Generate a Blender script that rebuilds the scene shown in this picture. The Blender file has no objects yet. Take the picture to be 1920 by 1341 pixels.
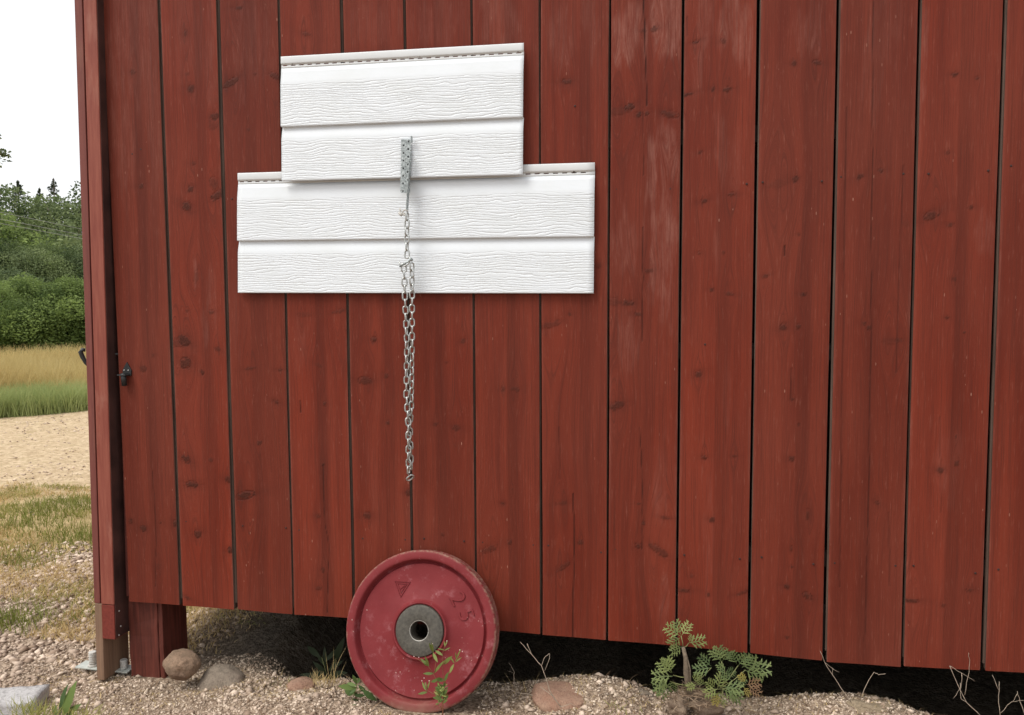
import bpy, bmesh, math, random
import numpy as np
from mathutils import Vector, Matrix
random.seed(7); RS = np.random.RandomState(11)
S = bpy.context.scene
COL = S.collection
# ------------------------------------------------------------------ camera
YAW, PITCH, ROLL, FPX, DC = 0.21806411, 0.07525957, -0.00474763, 1600.0, 2.45
CAMZ = 1.2086
fw = Vector((-math.sin(YAW)*math.cos(PITCH), math.cos(YAW)*math.cos(PITCH), -math.sin(PITCH)))
r0 = fw.cross(Vector((0, 0, 1))).normalized(); u0 = r0.cross(fw)
c_, s_ = math.cos(ROLL), math.sin(ROLL)
rt = c_*r0 + s_*u0; up = -s_*r0 + c_*u0
CAMP = Vector((0, -DC, CAMZ))
cd = bpy.data.cameras.new('camera'); cam = bpy.data.objects.new('camera', cd); COL.objects.link(cam)
cd.sensor_width = 36; cd.lens = 36*FPX/1920; cd.clip_end = 1500; cd.clip_start = 0.02
M = Matrix((rt, up, -fw)).transposed().to_4x4(); M.translation = CAMP
cam.matrix_world = M; S.camera = cam
S.render.resolution_x = 1024; S.render.resolution_y = 715

def ray(px, py):
    px, py = float(px), float(py); return fw + (px-960)/FPX*rt - (py-670.5)/FPX*up
def P(px, py, y=0.0):
    y = float(y); d = ray(px, py); return CAMP + d*((y+DC)/d.y)
def G(px, py, z=0.0):
    d = ray(px, py); return CAMP + d*((z-CAMZ)/d.z)
# ------------------------------------------------------------------ world, sun
SUN = Vector((-0.42, -0.42, 0.88)).normalized()
w = bpy.data.worlds.new('World'); S.world = w; w.use_nodes = True
nt = w.node_tree; nt.nodes.clear()
sky = nt.nodes.new('ShaderNodeTexSky'); sky.sky_type = 'NISHITA'; sky.sun_disc = False
sky.sun_elevation = math.asin(SUN.z); sky.sun_rotation = math.atan2(SUN.x, SUN.y) % (2*math.pi)
sky.dust_density = 6.0; sky.air_density = 1.2
hs = nt.nodes.new('ShaderNodeHueSaturation'); hs.inputs['Saturation'].default_value = 0.45
mx = nt.nodes.new('ShaderNodeMix'); mx.data_type = 'RGBA'; mx.inputs[0].default_value = 0.72
mx.inputs[7].default_value = (9.6, 9.7, 9.9, 1)
bg = nt.nodes.new('ShaderNodeBackground'); bg.inputs[1].default_value = 0.13
wo = nt.nodes.new('ShaderNodeOutputWorld')
nt.links.new(sky.outputs[0], hs.inputs['Color']); nt.links.new(hs.outputs[0], mx.inputs[6])
nt.links.new(mx.outputs[2], bg.inputs[0]); nt.links.new(bg.outputs[0], wo.inputs[0])
sl = bpy.data.lights.new('sun', 'SUN'); sl.energy = 2.0; sl.angle = math.radians(28); sl.color = (1, 0.97, 0.915)
so = bpy.data.objects.new('sun', sl); COL.objects.link(so); so.rotation_euler = SUN.to_track_quat('Z', 'Y').to_euler()
so.location = (-3, -4, 6)
S.view_settings.view_transform = 'Standard'; S.view_settings.look = 'None'
S.view_settings.exposure = 0.15; S.view_settings.gamma = 1

# ------------------------------------------------------------------ helpers
def tag(o, label=None, cat=None, group=None, kind=None):
    if label: o['label'] = label
    if cat: o['category'] = cat
    if group: o['group'] = group
    if kind: o['kind'] = kind
    return o
def link(name, me, mats, parent=None, smooth=False):
    for m in (mats if isinstance(mats, (list, tuple)) else [mats]): me.materials.append(m)
    o = bpy.data.objects.new(name, me); COL.objects.link(o)
    if parent:
        o.parent = parent; o.matrix_parent_inverse = parent.matrix_basis.inverted()
    if smooth: me.polygons.foreach_set('use_smooth', [True]*len(me.polygons))
    return o
def empty(name, loc, label, cat, group=None):
    o = bpy.data.objects.new(name, None); COL.objects.link(o); o.location = loc; o.empty_display_size = .05
    return tag(o, label, cat, group)
def npmesh(name, V, F, attrs=None, matidx=None):
    V = np.asarray(V, np.float32); F = np.asarray(F, np.int32); k = F.shape[1]
    me = bpy.data.meshes.new(name); me.vertices.add(len(V)); me.vertices.foreach_set('co', V.ravel())
    me.loops.add(F.size); me.loops.foreach_set('vertex_index', F.ravel())
    me.polygons.add(len(F)); me.polygons.foreach_set('loop_start', np.arange(0, F.size, k, dtype=np.int32))
    me.polygons.foreach_set('loop_total', np.full(len(F), k, np.int32))
    if matidx is not None: me.polygons.foreach_set('material_index', np.asarray(matidx, np.int32))
    me.update(calc_edges=True); me.validate()
    for n, a in (attrs or {}).items():
        a = np.asarray(a, np.float32)
        if a.ndim == 1:
            at = me.attributes.new(n, 'FLOAT', 'POINT'); at.data.foreach_set('value', a)
        else:
            at = me.attributes.new(n, 'FLOAT_COLOR', 'POINT'); at.data.foreach_set('color', a.ravel())
    return me
def vnoise(x, y, seed=0):
    x = np.asarray(x, float); y = np.asarray(y, float)
    xi = np.floor(x).astype(np.int64); yi = np.floor(y).astype(np.int64); xf = x-xi; yf = y-yi
    def h(a, b):
        n = (a*374761393 + b*668265263 + seed*1442695041) & 0xffffffff
        n = ((n ^ (n >> 13))*1274126177) & 0xffffffff
        return ((n ^ (n >> 16)) & 0xffff)/65535.0
    u = xf*xf*(3-2*xf); v = yf*yf*(3-2*yf)
    return (h(xi, yi)*(1-u)+h(xi+1, yi)*u)*(1-v)+(h(xi, yi+1)*(1-u)+h(xi+1, yi+1)*u)*v
def fbm(x, y, o=4, seed=0):
    s = 0; a = .5
    for i in range(o): s = s + a*vnoise(np.asarray(x)*2**i, np.asarray(y)*2**i, seed+i*7); a *= .5
    return s/(1-.5**o)
def sst(a, b, x):
    t = np.clip((np.asarray(x, float)-a)/(b-a), 0, 1); return t*t*(3-2*t)
def box(bm, x0, x1, y0, y1, z0, z1, mi=0):
    vs = [bm.verts.new((x, y, z)) for x in (x0, x1) for y in (y0, y1) for z in (z0, z1)]
    for f in ((0, 1, 3, 2), (4, 6, 7, 5), (0, 4, 5, 1), (2, 3, 7, 6), (0, 2, 6, 4), (1, 5, 7, 3)):
        bm.faces.new([vs[i] for i in f]).material_index = mi
    return vs
def bmobj(name, bm, mats, parent=None, smooth=False, bevel=0):
    bmesh.ops.recalc_face_normals(bm, faces=bm.faces)
    me = bpy.data.meshes.new(name); bm.to_mesh(me); bm.free()
    o = link(name, me, mats, parent, smooth)
    if bevel:
        b = o.modifiers.new('bevel', 'BEVEL'); b.width = bevel; b.segments = 2; b.limit_method = 'ANGLE'
    return o
def tube(bm, pts, rad, n=6, cap=True):
    pts = [Vector(p) for p in pts]; rings = []
    rads = rad if isinstance(rad, (list, tuple)) else [rad]*len(pts)
    t0 = (pts[1]-pts[0]).normalized(); a = t0.orthogonal().normalized()
    for i, p in enumerate(pts):
        t = (pts[min(i+1, len(pts)-1)]-pts[max(i-1, 0)]).normalized()
        a = (a - t*a.dot(t)).normalized(); b = t.cross(a)
        rings.append([bm.verts.new(p + (a*math.cos(2*math.pi*k/n)+b*math.sin(2*math.pi*k/n))*rads[i]) for k in range(n)])
    for r1, r2 in zip(rings, rings[1:]):
        for k in range(n): bm.faces.new((r1[k], r1[(k+1) % n], r2[(k+1) % n], r2[k])).smooth = True
    if cap: bm.faces.new(rings[0][::-1]); bm.faces.new(rings[-1])
def cyl(bm, p0, p1, r, n=16): tube(bm, [p0, p1], r, n)

# ------------------------------------------------------------------ materials
class NT:
    def __init__(s, name, rough=.7, spec=.5):
        s.m = bpy.data.materials.new(name); s.m.use_nodes = True; s.t = s.m.node_tree
        s.b = s.t.nodes['Principled BSDF']; s.b.inputs['Roughness'].default_value = rough
        s.b.inputs['Specular IOR Level'].default_value = spec
    def n(s, ty, **k):
        nd = s.t.nodes.new(ty)
        for a, v in k.items():
            if a.startswith('i_'): nd.inputs[a[2:]].default_value = v
            else: setattr(nd, a, v)
        return nd
    def L(s, a, b): s.t.links.new(a, b)
    def math(s, op, a, b=None, c=None):
        nd = s.n('ShaderNodeMath', operation=op)
        for i, v in enumerate((a, b, c)):
            if v is None: continue
            if isinstance(v, (int, float)): nd.inputs[i].default_value = v
            else: s.L(v, nd.inputs[i])
        return nd.outputs[0]
    def mix(s, f, a, b, mode='MIX'):
        nd = s.n('ShaderNodeMix', data_type='RGBA', blend_type=mode)
        for i, v in ((0, f), (6, a), (7, b)):
            if isinstance(v, (int, float)): nd.inputs[i].default_value = v
            elif isinstance(v, tuple): nd.inputs[i].default_value = (*v, 1)[:4]
            else: s.L(v, nd.inputs[i])
        return nd.outputs[2]
    def noise(s, vec, scale, detail=4, rough=.55, dim='3D'):
        nd = s.n('ShaderNodeTexNoise', noise_dimensions=dim); nd.inputs['Scale'].default_value = scale
        nd.inputs['Detail'].default_value = detail; nd.inputs['Roughness'].default_value = rough
        if vec is not None: s.L(vec, nd.inputs['Vector'])
        return nd.outputs['Fac']
    def pos(s): return s.n('ShaderNodeNewGeometry').outputs['Position']
    def objc(s): return s.n('ShaderNodeTexCoord').outputs['Object']
    def sc(s, vec, x, y, z):
        nd = s.n('ShaderNodeVectorMath', operation='MULTIPLY'); nd.inputs[1].default_value = (x, y, z); s.L(vec, nd.inputs[0]); return nd.outputs[0]
    def ramp(s, f, a, b):
        nd = s.n('ShaderNodeMapRange'); nd.inputs[1].default_value = a; nd.inputs[2].default_value = b; s.L(f, nd.inputs[0]); return nd.outputs[0]
    def attr(s, n): return s.n('ShaderNodeAttribute', attribute_name=n)
    def bump(s, h, strength, dist):
        nd = s.n('ShaderNodeBump'); nd.inputs['Strength'].default_value = strength; nd.inputs['Distance'].default_value = dist
        s.L(h, nd.inputs['Height']); s.L(nd.outputs[0], s.b.inputs['Normal'])
    def col(s, c):
        if isinstance(c, tuple): s.b.inputs['Base Color'].default_value = (*c, 1)[:4]
        else: s.L(c, s.b.inputs['Base Color'])
    def rough(s, r): s.L(r, s.b.inputs['Roughness'])

def mat_plain(name, c, rough=.7, var=.25, scale=30, bump=0.3, bd=.001, metal=0):
    m = NT(name, rough); v = m.pos()
    f = m.noise(v, scale, 5); d = tuple(x*(1-var) for x in c); l = tuple(min(1, x*(1+var)) for x in c)
    m.col(m.mix(m.ramp(f, .3, .7), d, l)); m.b.inputs['Metallic'].default_value = metal
    if bump: m.bump(m.noise(v, scale*4, 4), bump, bd)
    return m.m

def mat_wall():
    m = NT('red_painted_plank', .7, .16)
    p = m.pos(); a = m.attr('marks'); sep = m.n('ShaderNodeSeparateColor'); m.L(a.outputs['Color'], sep.inputs[0])
    knot, fade, dark = sep.outputs; tone = m.attr('tone').outputs['Fac']; shift = m.attr('shift').outputs['Fac']
    xyz = m.n('ShaderNodeSeparateXYZ'); m.L(p, xyz.inputs[0])
    gx = m.math('ADD', xyz.outputs[0], shift)
    cb = m.n('ShaderNodeCombineXYZ'); m.L(gx, cb.inputs[0]); m.L(m.math('MULTIPLY', tone, 7.0), cb.inputs[1]); m.L(m.math('MULTIPLY', xyz.outputs[2], .05), cb.inputs[2])
    g1 = m.noise(cb.outputs[0], 26, 3, .5)        # broad heart bands
    g2 = m.noise(m.sc(cb.outputs[0], 1, 1, .30), 330, 5, .7)   # fine grain
    g3 = m.noise(m.sc(p, 1, 1, .5), 3.2, 5, .6)    # blotches
    g4 = m.noise(m.sc(p, 6, 1, .6), 30, 6, .7)   # streaky wear
    c = m.mix(m.ramp(g1, .35, .68), (.120, .0180, .0084), (.171, .0280, .0132))
    c = m.mix(m.ramp(tone, 0, 1), m.mix(1.0, c, (.90, .92, .95), 'MULTIPLY'), m.mix(1.0, c, (1.16, 1.04, .98), 'MULTIPLY'))
    c = m.mix(m.math('MULTIPLY', m.ramp(g3, .35, .75), .40), c, (.185, .050, .032))
    c = m.mix(m.math('MULTIPLY', m.ramp(g2, .48, .66), .50), c, (.075, .018, .011))
    wear = m.math('MULTIPLY', m.math('MULTIPLY', m.ramp(g4, .55, .72), m.ramp(g2, .62, .42)), .55)
    c = m.mix(wear, c, (.26, .095, .065))
    # chalky faded patches
    ff = m.math('MULTIPLY', fade, m.math('MULTIPLY', m.ramp(m.noise(m.sc(cb.outputs[0], 1, 1, .5), 300, 5, .75), .33, .70), m.ramp(m.noise(m.sc(p, 3, 1, .7), 18, 5, .7), .30, .62)))
    c = m.mix(ff, c, (.31, .135, .105))
    # flecks of lost paint
    vor = m.n('ShaderNodeTexVoronoi', feature='F1'); m.L(m.sc(p, 1, 1, .30), vor.inputs['Vector']); vor.inputs['Scale'].default_value = 62
    gate = m.ramp(m.noise(p, 6, 3), .52, .66)
    fl = m.math('MULTIPLY', m.math('LESS_THAN', vor.outputs['Distance'], .085), gate)
    c = m.mix(m.math('MULTIPLY', fl, .6), c, (.42, .22, .16))
    c = m.mix(m.math('MULTIPLY', knot, .86), c, m.mix(m.ramp(m.noise(p, 220, 4), .35, .7), (.030, .0075, .0040), (.095, .030, .018)))
    c = m.mix(dark, c, (.034, .008, .005))
    m.col(c)
    m.rough(m.math('ADD', m.math('MULTIPLY', g3, .30), .48))
    h = m.math('ADD', m.math('MULTIPLY', g2, .8), m.math('ADD', m.math('MULTIPLY', g1, .6), m.math('MULTIPLY', g4, .5)))
    h = m.math('SUBTRACT', h, m.math('MULTIPLY', dark, 2.0))
    h = m.math('ADD', h, m.math('MULTIPLY', m.math('MULTIPLY', knot, m.noise(p, 150, 4, .7)), 1.5))
    m.bump(h, .75, .0014)
    return m.m
MW = mat_wall()
def mat_redwood(name, a, b, c3, zs=.08, wearat=.56):
    m = NT(name, .65, .35); v = m.objc()
    g = m.noise(m.sc(m.pos(), 1, 1, zs), 90, 5, .6); g2 = m.noise(m.sc(m.pos(), 1, 1, .3), 14, 5, .65)
    c = m.mix(m.ramp(g, .35, .68), a, b); c = m.mix(m.math('MULTIPLY', m.ramp(g2, wearat, wearat+.2), .6), c, c3)
    m.col(c); m.bump(g, .6, .002); return m.m
M_stud = mat_redwood('stud_paint', (.20, .046, .030), (.27, .078, .050), (.38, .18, .13))
M_clad = mat_redwood('cladding_paint', (.14, .038, .030), (.19, .055, .042), (.22, .09, .06))
M_post = mat_redwood('post_weathered', (.070, .016, .010), (.150, .034, .022), (.28, .12, .085), .05)
M_rough = mat_redwood('sawn_end', (.14, .022, .014), (.20, .034, .022), (.26, .08, .05), 1.0)
M_bare = mat_redwood('bare_wood', (.16, .095, .060), (.25, .150, .095), (.30, .20, .13), .06)
M_edge = mat_redwood('plank_edge', (.070, .044, .032), (.125, .082, .062), (.17, .12, .09), .06)
M_dark = mat_plain('dark_timber', (.030, .022, .018), .9)
M_black = mat_plain('gap_shade_black', (.010, .009, .009), .95)
M_iron = mat_plain('black_iron', (.028, .030, .031), .42, .3, 60, .4, .0006, .35)
M_stud_shade = mat_plain('stud_shade_brown', (.050, .020, .016), .6, .55, 9)  # stud side's shadow put into a dark brown colour
M_roof = mat_plain('roof_sheet', (.12, .11, .11), .6)
def mat_galv():
    m = NT('galvanised_steel', .38, .6); v = m.pos()
    vo = m.n('ShaderNodeTexVoronoi'); m.L(v, vo.inputs['Vector']); vo.inputs['Scale'].default_value = 260
    m.col(m.mix(m.ramp(vo.outputs['Color'], .2, .9), (.25, .28, .28), (.50, .54, .54))); m.b.inputs['Metallic'].default_value = .72
    m.rough(m.ramp(m.noise(v, 120, 4), -.6, 1.4)); return m.m
M_galv = mat_galv()
M_chain = mat_plain('zinc_chain', (.46, .47, .455), .36, .35, 180, .3, .0003, .85)
M_hub = mat_plain('hub_steel', (.078, .070, .056), .6, .35, 120, .4, .0004, .25)
M_bright = mat_plain('worn_steel', (.55, .53, .50), .35, .2, 200, .2, .0003, .9)
M_white = mat_plain('white_plastic', (.50, .48, .44), .5, .12, 60)

def mat_siding():
    m = NT('white_siding', .42, .4)
    uv = m.attr('uvg').outputs['Vector']; s = m.n('ShaderNodeSeparateXYZ'); m.L(uv, s.inputs[0]); u, v, g = s.outputs
    cb = m.n('ShaderNodeCombineXYZ'); m.L(m.math('MULTIPLY', u, 1.0), cb.inputs[0]); m.L(m.math('MULTIPLY', v, 3.0), cb.inputs[1])
    w1 = m.noise(m.sc(cb.outputs[0], 1, 1.1, 1), 5, 2, .5); w2 = m.noise(m.sc(cb.outputs[0], .8, .8, 1), 30, 3, .55)
    w3 = m.noise(m.sc(cb.outputs[0], 1, 1, 1), 3, 1)
    ph = m.math('ADD', m.math('MULTIPLY', v, 128.0), m.math('ADD', m.math('MULTIPLY', w1, 5.5), m.math('MULTIPLY', w2, 1.15)))
    fr = m.math('FRACT', ph)
    valley = m.math('SUBTRACT', 1.0, m.ramp(m.math('ABSOLUTE', m.math('SUBTRACT', fr, .5)), .02, .22))
    gate = m.ramp(m.noise(m.sc(cb.outputs[0], .35, 2.0, 1), 20, 3, .6), .28, .52)
    tex = m.math('MULTIPLY', m.math('MULTIPLY', valley, gate), g)
    fine = m.math('MULTIPLY', m.noise(m.sc(cb.outputs[0], 1, 9, 1), 28, 4, .6), g)
    h = m.math('SUBTRACT', m.math('MULTIPLY', fine, .35), tex)
    m.bump(h, .62, .0016)
    dirt = m.noise(m.sc(cb.outputs[0], 1, .6, 1), 6, 5, .65)
    c = m.mix(m.math('MULTIPLY', m.ramp(dirt, .42, .72), .22), (.695, .730, .760), (.53, .55, .51))
    m.col(c); return m.m
M_side = mat_siding()
M_flange = mat_plain('siding_flange', (.64, .66, .665), .5, .04, 12, .1)

def mat_plate():
    m = NT('red_rubber', .58, .2); v = m.objc()
    g = m.noise(v, 9, 5, .6); g2 = m.noise(v, 24, 6, .75); g3 = m.noise(v, 90, 5, .7)
    c = m.mix(m.ramp(g, .3, .7), (.158, .0195, .022), (.205, .029, .032))
    sm = m.math('MULTIPLY', m.ramp(g2, .53, .68), m.ramp(m.noise(v, 6.5, 3), .44, .58))
    c = m.mix(m.math('MULTIPLY', sm, .50), c, (.38, .16, .17))
    c = m.mix(m.math('MULTIPLY', m.ramp(g3, .66, .74), .30), c, (.45, .24, .2))
    wr = m.attr('wear').outputs['Fac']
    c = m.mix(m.math('MULTIPLY', wr, m.ramp(g3, .40, .62)), c, (.26, .15, .11))
    sz = m.n('ShaderNodeSeparateXYZ'); m.L(v, sz.inputs[0])
    c = m.mix(m.math('MULTIPLY', m.ramp(m.math('SUBTRACT', m.math('MULTIPLY', g2, .08), sz.outputs[2]), .215, .27), .55), c, (.30, .20, .14))
    sc_ = m.n('ShaderNodeTexVoronoi'); m.L(m.sc(v, 1, 1, 1), sc_.inputs['Vector']); sc_.inputs['Scale'].default_value = 70
    c = m.mix(m.math('MULTIPLY', m.math('MULTIPLY', m.math('LESS_THAN', sc_.outputs['Distance'], .13), m.ramp(m.noise(v, 12, 3), .54, .60)), .6), c, (.50, .34, .30))
    m.col(c); m.rough(m.ramp(g2, -.35, 1.0)); m.bump(m.math('ADD', g2, g3), .25, .0008); return m.m
M_plate = mat_plate()

def mat_ground():
    m = NT('ground_mix', .95, .15); p = m.pos(); s = m.n('ShaderNodeSeparateXYZ'); m.L(p, s.inputs[0])
    n1 = m.noise(p, 2.2, 6, .6); n2 = m.noise(p, 60, 5, .65); n3 = m.noise(p, .5, 4); n4 = m.noise(p, 9, 5, .65)
    vo = m.n('ShaderNodeTexVoronoi'); m.L(p, vo.inputs['Vector']); vo.inputs['Scale'].default_value = 130
    grav = m.mix(m.ramp(vo.outputs['Color'], .1, .9), (.22, .155, .105), (.56, .44, .33))
    grav = m.mix(m.ramp(n2, .35, .6), (.105, .070, .046), grav)
    sand = m.mix(m.ramp(n4, .35, .7), (.50, .375, .235), (.66, .52, .35))
    sand = m.mix(m.ramp(m.noise(p, 30, 6, .75), .36, .56), (.33, .235, .135), sand)
    sand = m.mix(m.math('MULTIPLY', m.ramp(m.noise(p, 7, 5, .7), .54, .66), .45), sand, (.34, .27, .13))
    straw = m.mix(m.ramp(n4, .35, .65), (.32, .23, .11), (.50, .38, .20))
    field = m.mix(m.ramp(n1, .3, .7), (.32, .25, .09), (.20, .22, .06))
    yy = m.math('ADD', s.outputs[1], m.math('MULTIPLY', m.math('SUBTRACT', n1, .5), 1.1))
    c = m.mix(m.ramp(yy, .75, 1.15), grav, straw)
    c = m.mix(m.ramp(yy, 1.9, 2.6), c, sand)
    e = m.math('ADD', s.outputs[1], m.math('MULTIPLY', s.outputs[0], FIELD_K))
    e = m.math('ADD', e, m.math('MULTIPLY', m.math('SUBTRACT', m.noise(p, 1.5, 3), .5), .35))
    c = m.mix(m.ramp(e, FIELD_C-.06, FIELD_C+.1), c, field)
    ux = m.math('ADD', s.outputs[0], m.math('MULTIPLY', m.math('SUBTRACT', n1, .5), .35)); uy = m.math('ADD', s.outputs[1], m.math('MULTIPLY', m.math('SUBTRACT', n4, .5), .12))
    shed_shade = m.math('MULTIPLY', m.math('MULTIPLY', m.ramp(ux, -1.82, -1.55), m.ramp(uy, .06, .16)), m.math('MULTIPLY', m.math('LESS_THAN', s.outputs[1], 4.4), m.math('LESS_THAN', s.outputs[0], 3.4)))
    c = m.mix(shed_shade, c, m.mix(m.ramp(n2, .4, .62), (.090, .070, .050), (.210, .170, .130)))  # ground under the shed coloured darker to deepen its shade
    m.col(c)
    m.bump(m.math('ADD', m.math('MULTIPLY', vo.outputs['Distance'], .5), n2), 1.0, .006)
    return m.m
A1 = G(0, 785, -.09); A2 = G(160, 771, -.09)
FIELD_K = -(A2.y-A1.y)/(A2.x-A1.x); FIELD_C = A1.y + FIELD_K*A1.x
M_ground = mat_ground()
def mat_tone(name, a, b, rough=.8, trans=0, bump=0):
    m = NT(name, rough, .3); t = m.attr('tone').outputs['Fac']
    c = m.mix(t, a, b); m.col(c)
    if bump: m.bump(m.noise(m.pos(), 400, 4), bump, .001)
    if trans:
        tr = m.n('ShaderNodeBsdfTranslucent'); m.L(c, tr.inputs[0]); ms = m.n('ShaderNodeMixShader'); ms.inputs[0].default_value = trans
        out = [n for n in m.t.nodes if n.type == 'OUTPUT_MATERIAL'][0]
        m.L(m.b.outputs[0], ms.inputs[1]); m.L(tr.outputs[0], ms.inputs[2]); m.L(ms.outputs[0], out.inputs[0])
    return m.m
M_chip = mat_tone('gravel_chip', (.25, .175, .120), (.74, .61, .48), .9, 0, .3)
M_chipb = mat_tone('flaky_chip', (.30, .215, .155), (.72, .58, .46), .9, 0, .3)

# ------------------------------------------------------------------ terrain
RPX = [200, 360, 480, 520, 560, 640, 700, 760, 900, 960, 1010, 1060, 1120, 1180, 1230, 1300, 1400, 1480, 1560, 1640, 1690, 1760, 1920, 2300]
RPY = [1262, 1262, 1268, 1280, 1281, 1280, 1284, 1290, 1290, 1288, 1282, 1272, 1264, 1280, 1300, 1300, 1314, 1311, 1309, 1313, 1325, 1352, 1362, 1362]
RX = np.array([P(a, b, .05).x for a, b in zip(RPX, RPY)]); RZ = np.array([P(a, b, .05).z for a, b in zip(RPX, RPY)])
def gz(x, y, fine=True):
    x = np.asarray(x, float); y = np.asarray(y, float)
    base = -.09 + .09*sst(-1.75, -1.05, x)
    rz = np.interp(x, RX, RZ); rz = np.where(x < RX[0], -.09, rz)
    inx = sst(-1.6, -1.42, x)
    t = sst(-.20, .04, y)
    z = base*(1-t) + (rz*inx + base*(1-inx))*t
    drop = sst(.06, .34, y)*.30*sst(-1.52, -1.15, x) * (1-sst(4.4, 5.0, y))
    z = z - drop*(1-sst(5.5, 6.5, x))
    z = z + .05*sst(.15, .6, y)*(1-sst(1, 3, y))*(1-sst(-1.7, -1.3, x))*sst(-2.1, -1.8, x)
    far = sst(3, 30, np.hypot(x, y))
    z = z + (fbm(x*2.2, y*2.2, 3, 3)-.5)*.045*(1-far) + (fbm(x*9, y*9, 3, 5)-.5)*.018
    if fine: z = z + (fbm(x*45, y*45, 3, 9)-.5)*.010*(1-sst(1.5, 4, np.abs(y)))
    # keep the plate's and the post's footing level
    for cx, cy, r, zz in ((-.78, -.13, .16, 0.0), (-1.79, .09, .12, -.088)):
        k = np.exp(-((x-cx)**2+(y-cy)**2)/(r*r)); z = z*(1-k) + zz*k
    return z
def grow(a0, a1, st, far0, far1):
    c = list(np.arange(a0, a1+1e-6, st)); s = st; v = a1
    while v < far1: s *= 1.12; v += s; c.append(v)
    s = st; v = a0
    while v > far0: s *= 1.12; v -= s; c.insert(0, v)
    return np.array(c)
xs = grow(-2.9, 1.2, .0105, -500, 500); ys = grow(-.7, 1.3, .0105, -60, 700)
X, Y = np.meshgrid(xs, ys); Z = gz(X, Y); nx, ny = len(xs), len(ys)
idx = np.arange(nx*ny).reshape(ny, nx)
Fq = np.stack([idx[:-1, :-1], idx[:-1, 1:], idx[1:, 1:], idx[1:, :-1]], -1).reshape(-1, 4)
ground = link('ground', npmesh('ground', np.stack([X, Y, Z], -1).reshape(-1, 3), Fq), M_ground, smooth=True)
tag(ground, 'pale gravel and trampled ground running back to a hay field', None, None, 'structure')
def gzs(x, y): return float(gz(np.array([x]), np.array([y]))[0])

def chips(name, x0, x1, y0, y1, n, s0, s1, flat, mat, label, dens=None, mask=None):
    x = RS.uniform(x0, x1, n*3); y = RS.uniform(y0, y1, n*3)
    keep = np.ones(len(x), bool)
    if dens: keep &= fbm(x*dens, y*dens, 3, 21) > RS.uniform(.25, .62, len(x))
    if mask is not None: keep &= mask(x, y)
    x = x[keep][:n]; y = y[keep][:n]; n = len(x)
    s = s0*(s1/s0)**(RS.rand(n)**1.8)
    base = np.array([[1, 0, 0], [-.2, .9, .1], [-1, -.1, 0], [.1, -1, -.1], [.1, .2, 1], [-.1, 0, -1]], float)
    V = base[None]*(1+RS.uniform(-.38, .38, (n, 6, 3)))
    V[:, :, 2] *= flat*(.6+.8*RS.rand(n))[:, None]; V[:, :, 1] *= (.5+.5*RS.rand(n))[:, None]
    ax = RS.uniform(-.5, .5, (n, 2)); a = RS.uniform(0, 6.28, n)
    ca, sa = np.cos(ax[:, 0:1]), np.sin(ax[:, 0:1]); V[:, :, 1], V[:, :, 2] = V[:, :, 1]*ca-V[:, :, 2]*sa, V[:, :, 1]*sa+V[:, :, 2]*ca
    ca, sa = np.cos(a)[:, None], np.sin(a)[:, None]; V[:, :, 0], V[:, :, 1] = V[:, :, 0]*ca-V[:, :, 1]*sa, V[:, :, 0]*sa+V[:, :, 1]*ca
    V *= s[:, None, None]*.5; V += np.stack([x, y, gz(x, y)+s*.10*flat], -1)[:, None]
    T = np.array([[0, 1, 4], [1, 2, 4], [2, 3, 4], [3, 0, 4], [1, 0, 5], [2, 1, 5], [3, 2, 5], [0, 3, 5]])
    F = (T[None]+np.arange(n)[:, None, None]*6).reshape(-1, 3)
    o = link(name, npmesh(name, V.reshape(-1, 3), F, {'tone': np.repeat(np.clip(RS.rand(n)**1.4*(.45+1.1*fbm(x*5, y*5, 3, 14)), 0, 1), 6)}), mat)
    return tag(o, label, 'gravel', None, 'stuff')
PLX = -.78
chips('yard_pebbles', -9, -2.2, 1.7, 6.2, 6000, .010, .034, .45, M_chipb, 'scattered small stones on the sandy gravel yard', 1.3)
nomask = lambda x, y: ~((np.abs(x-PLX) < .15) & (y > -.2) & (y < .0)) & ~((np.abs(x+1.79) < .07) & (np.abs(y-.09) < .08))
chips('gravel', -2.35, 1.15, -.42, .22, 46000, .0035, .017, .65, M_chip, 'fine pale gravel chips banked along the foot of the red wall', None, nomask)
chips('crushed_stone', -3.9, -1.45, -.35, 1.35, 13000, .010, .050, .42, M_chipb, 'flaky pinkish crushed stone strewn at the left corner of the shed', 1.3, lambda x, y: nomask(x, y) & ~((x > -1.72) & (y > .10)))

chips('coarse_gravel', -1.7, 1.1, -.40, .10, 1500, .012, .034, .5, M_chipb, 'coarser flat stone chips mixed into the gravel bank under the wall', 3.0, nomask)
# grass blades ---------------------------------------------------------------
def blades(name, x, y, h, wid, tone, mat, label, lean=.5, cat='grass', zoff=-.004, seg=2):
    n = len(x); a = RS.uniform(0, 6.28, n); l = RS.uniform(.1, 1, n)*lean*h; b = RS.uniform(0, 6.28, n)
    z = gz(x, y)+zoff; rows = []
    for k in range(seg+1):
        t = k/seg; ww = wid*(1-t*.92)*.5
        cx = x+np.cos(b)*l*t*t; cy = y+np.sin(b)*l*t*t; cz = z+h*(t-.18*t*t*lean)
        rows += [np.stack([cx-np.cos(a)*ww, cy-np.sin(a)*ww, cz], -1), np.stack([cx+np.cos(a)*ww, cy+np.sin(a)*ww, cz], -1)]
    V = np.stack(rows, 1); m = 2*(seg+1)
    T = np.array([[2*k, 2*k+1, 2*k+3, 2*k+2] for k in range(seg)])
    F = (T[None]+np.arange(n)[:, None, None]*m).reshape(-1, 4)
    o = link(name, npmesh(name, V.reshape(-1, 3), F, {'tone': np.repeat(tone, m)}), mat)
    return tag(o, label, cat, None, 'stuff')
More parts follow.
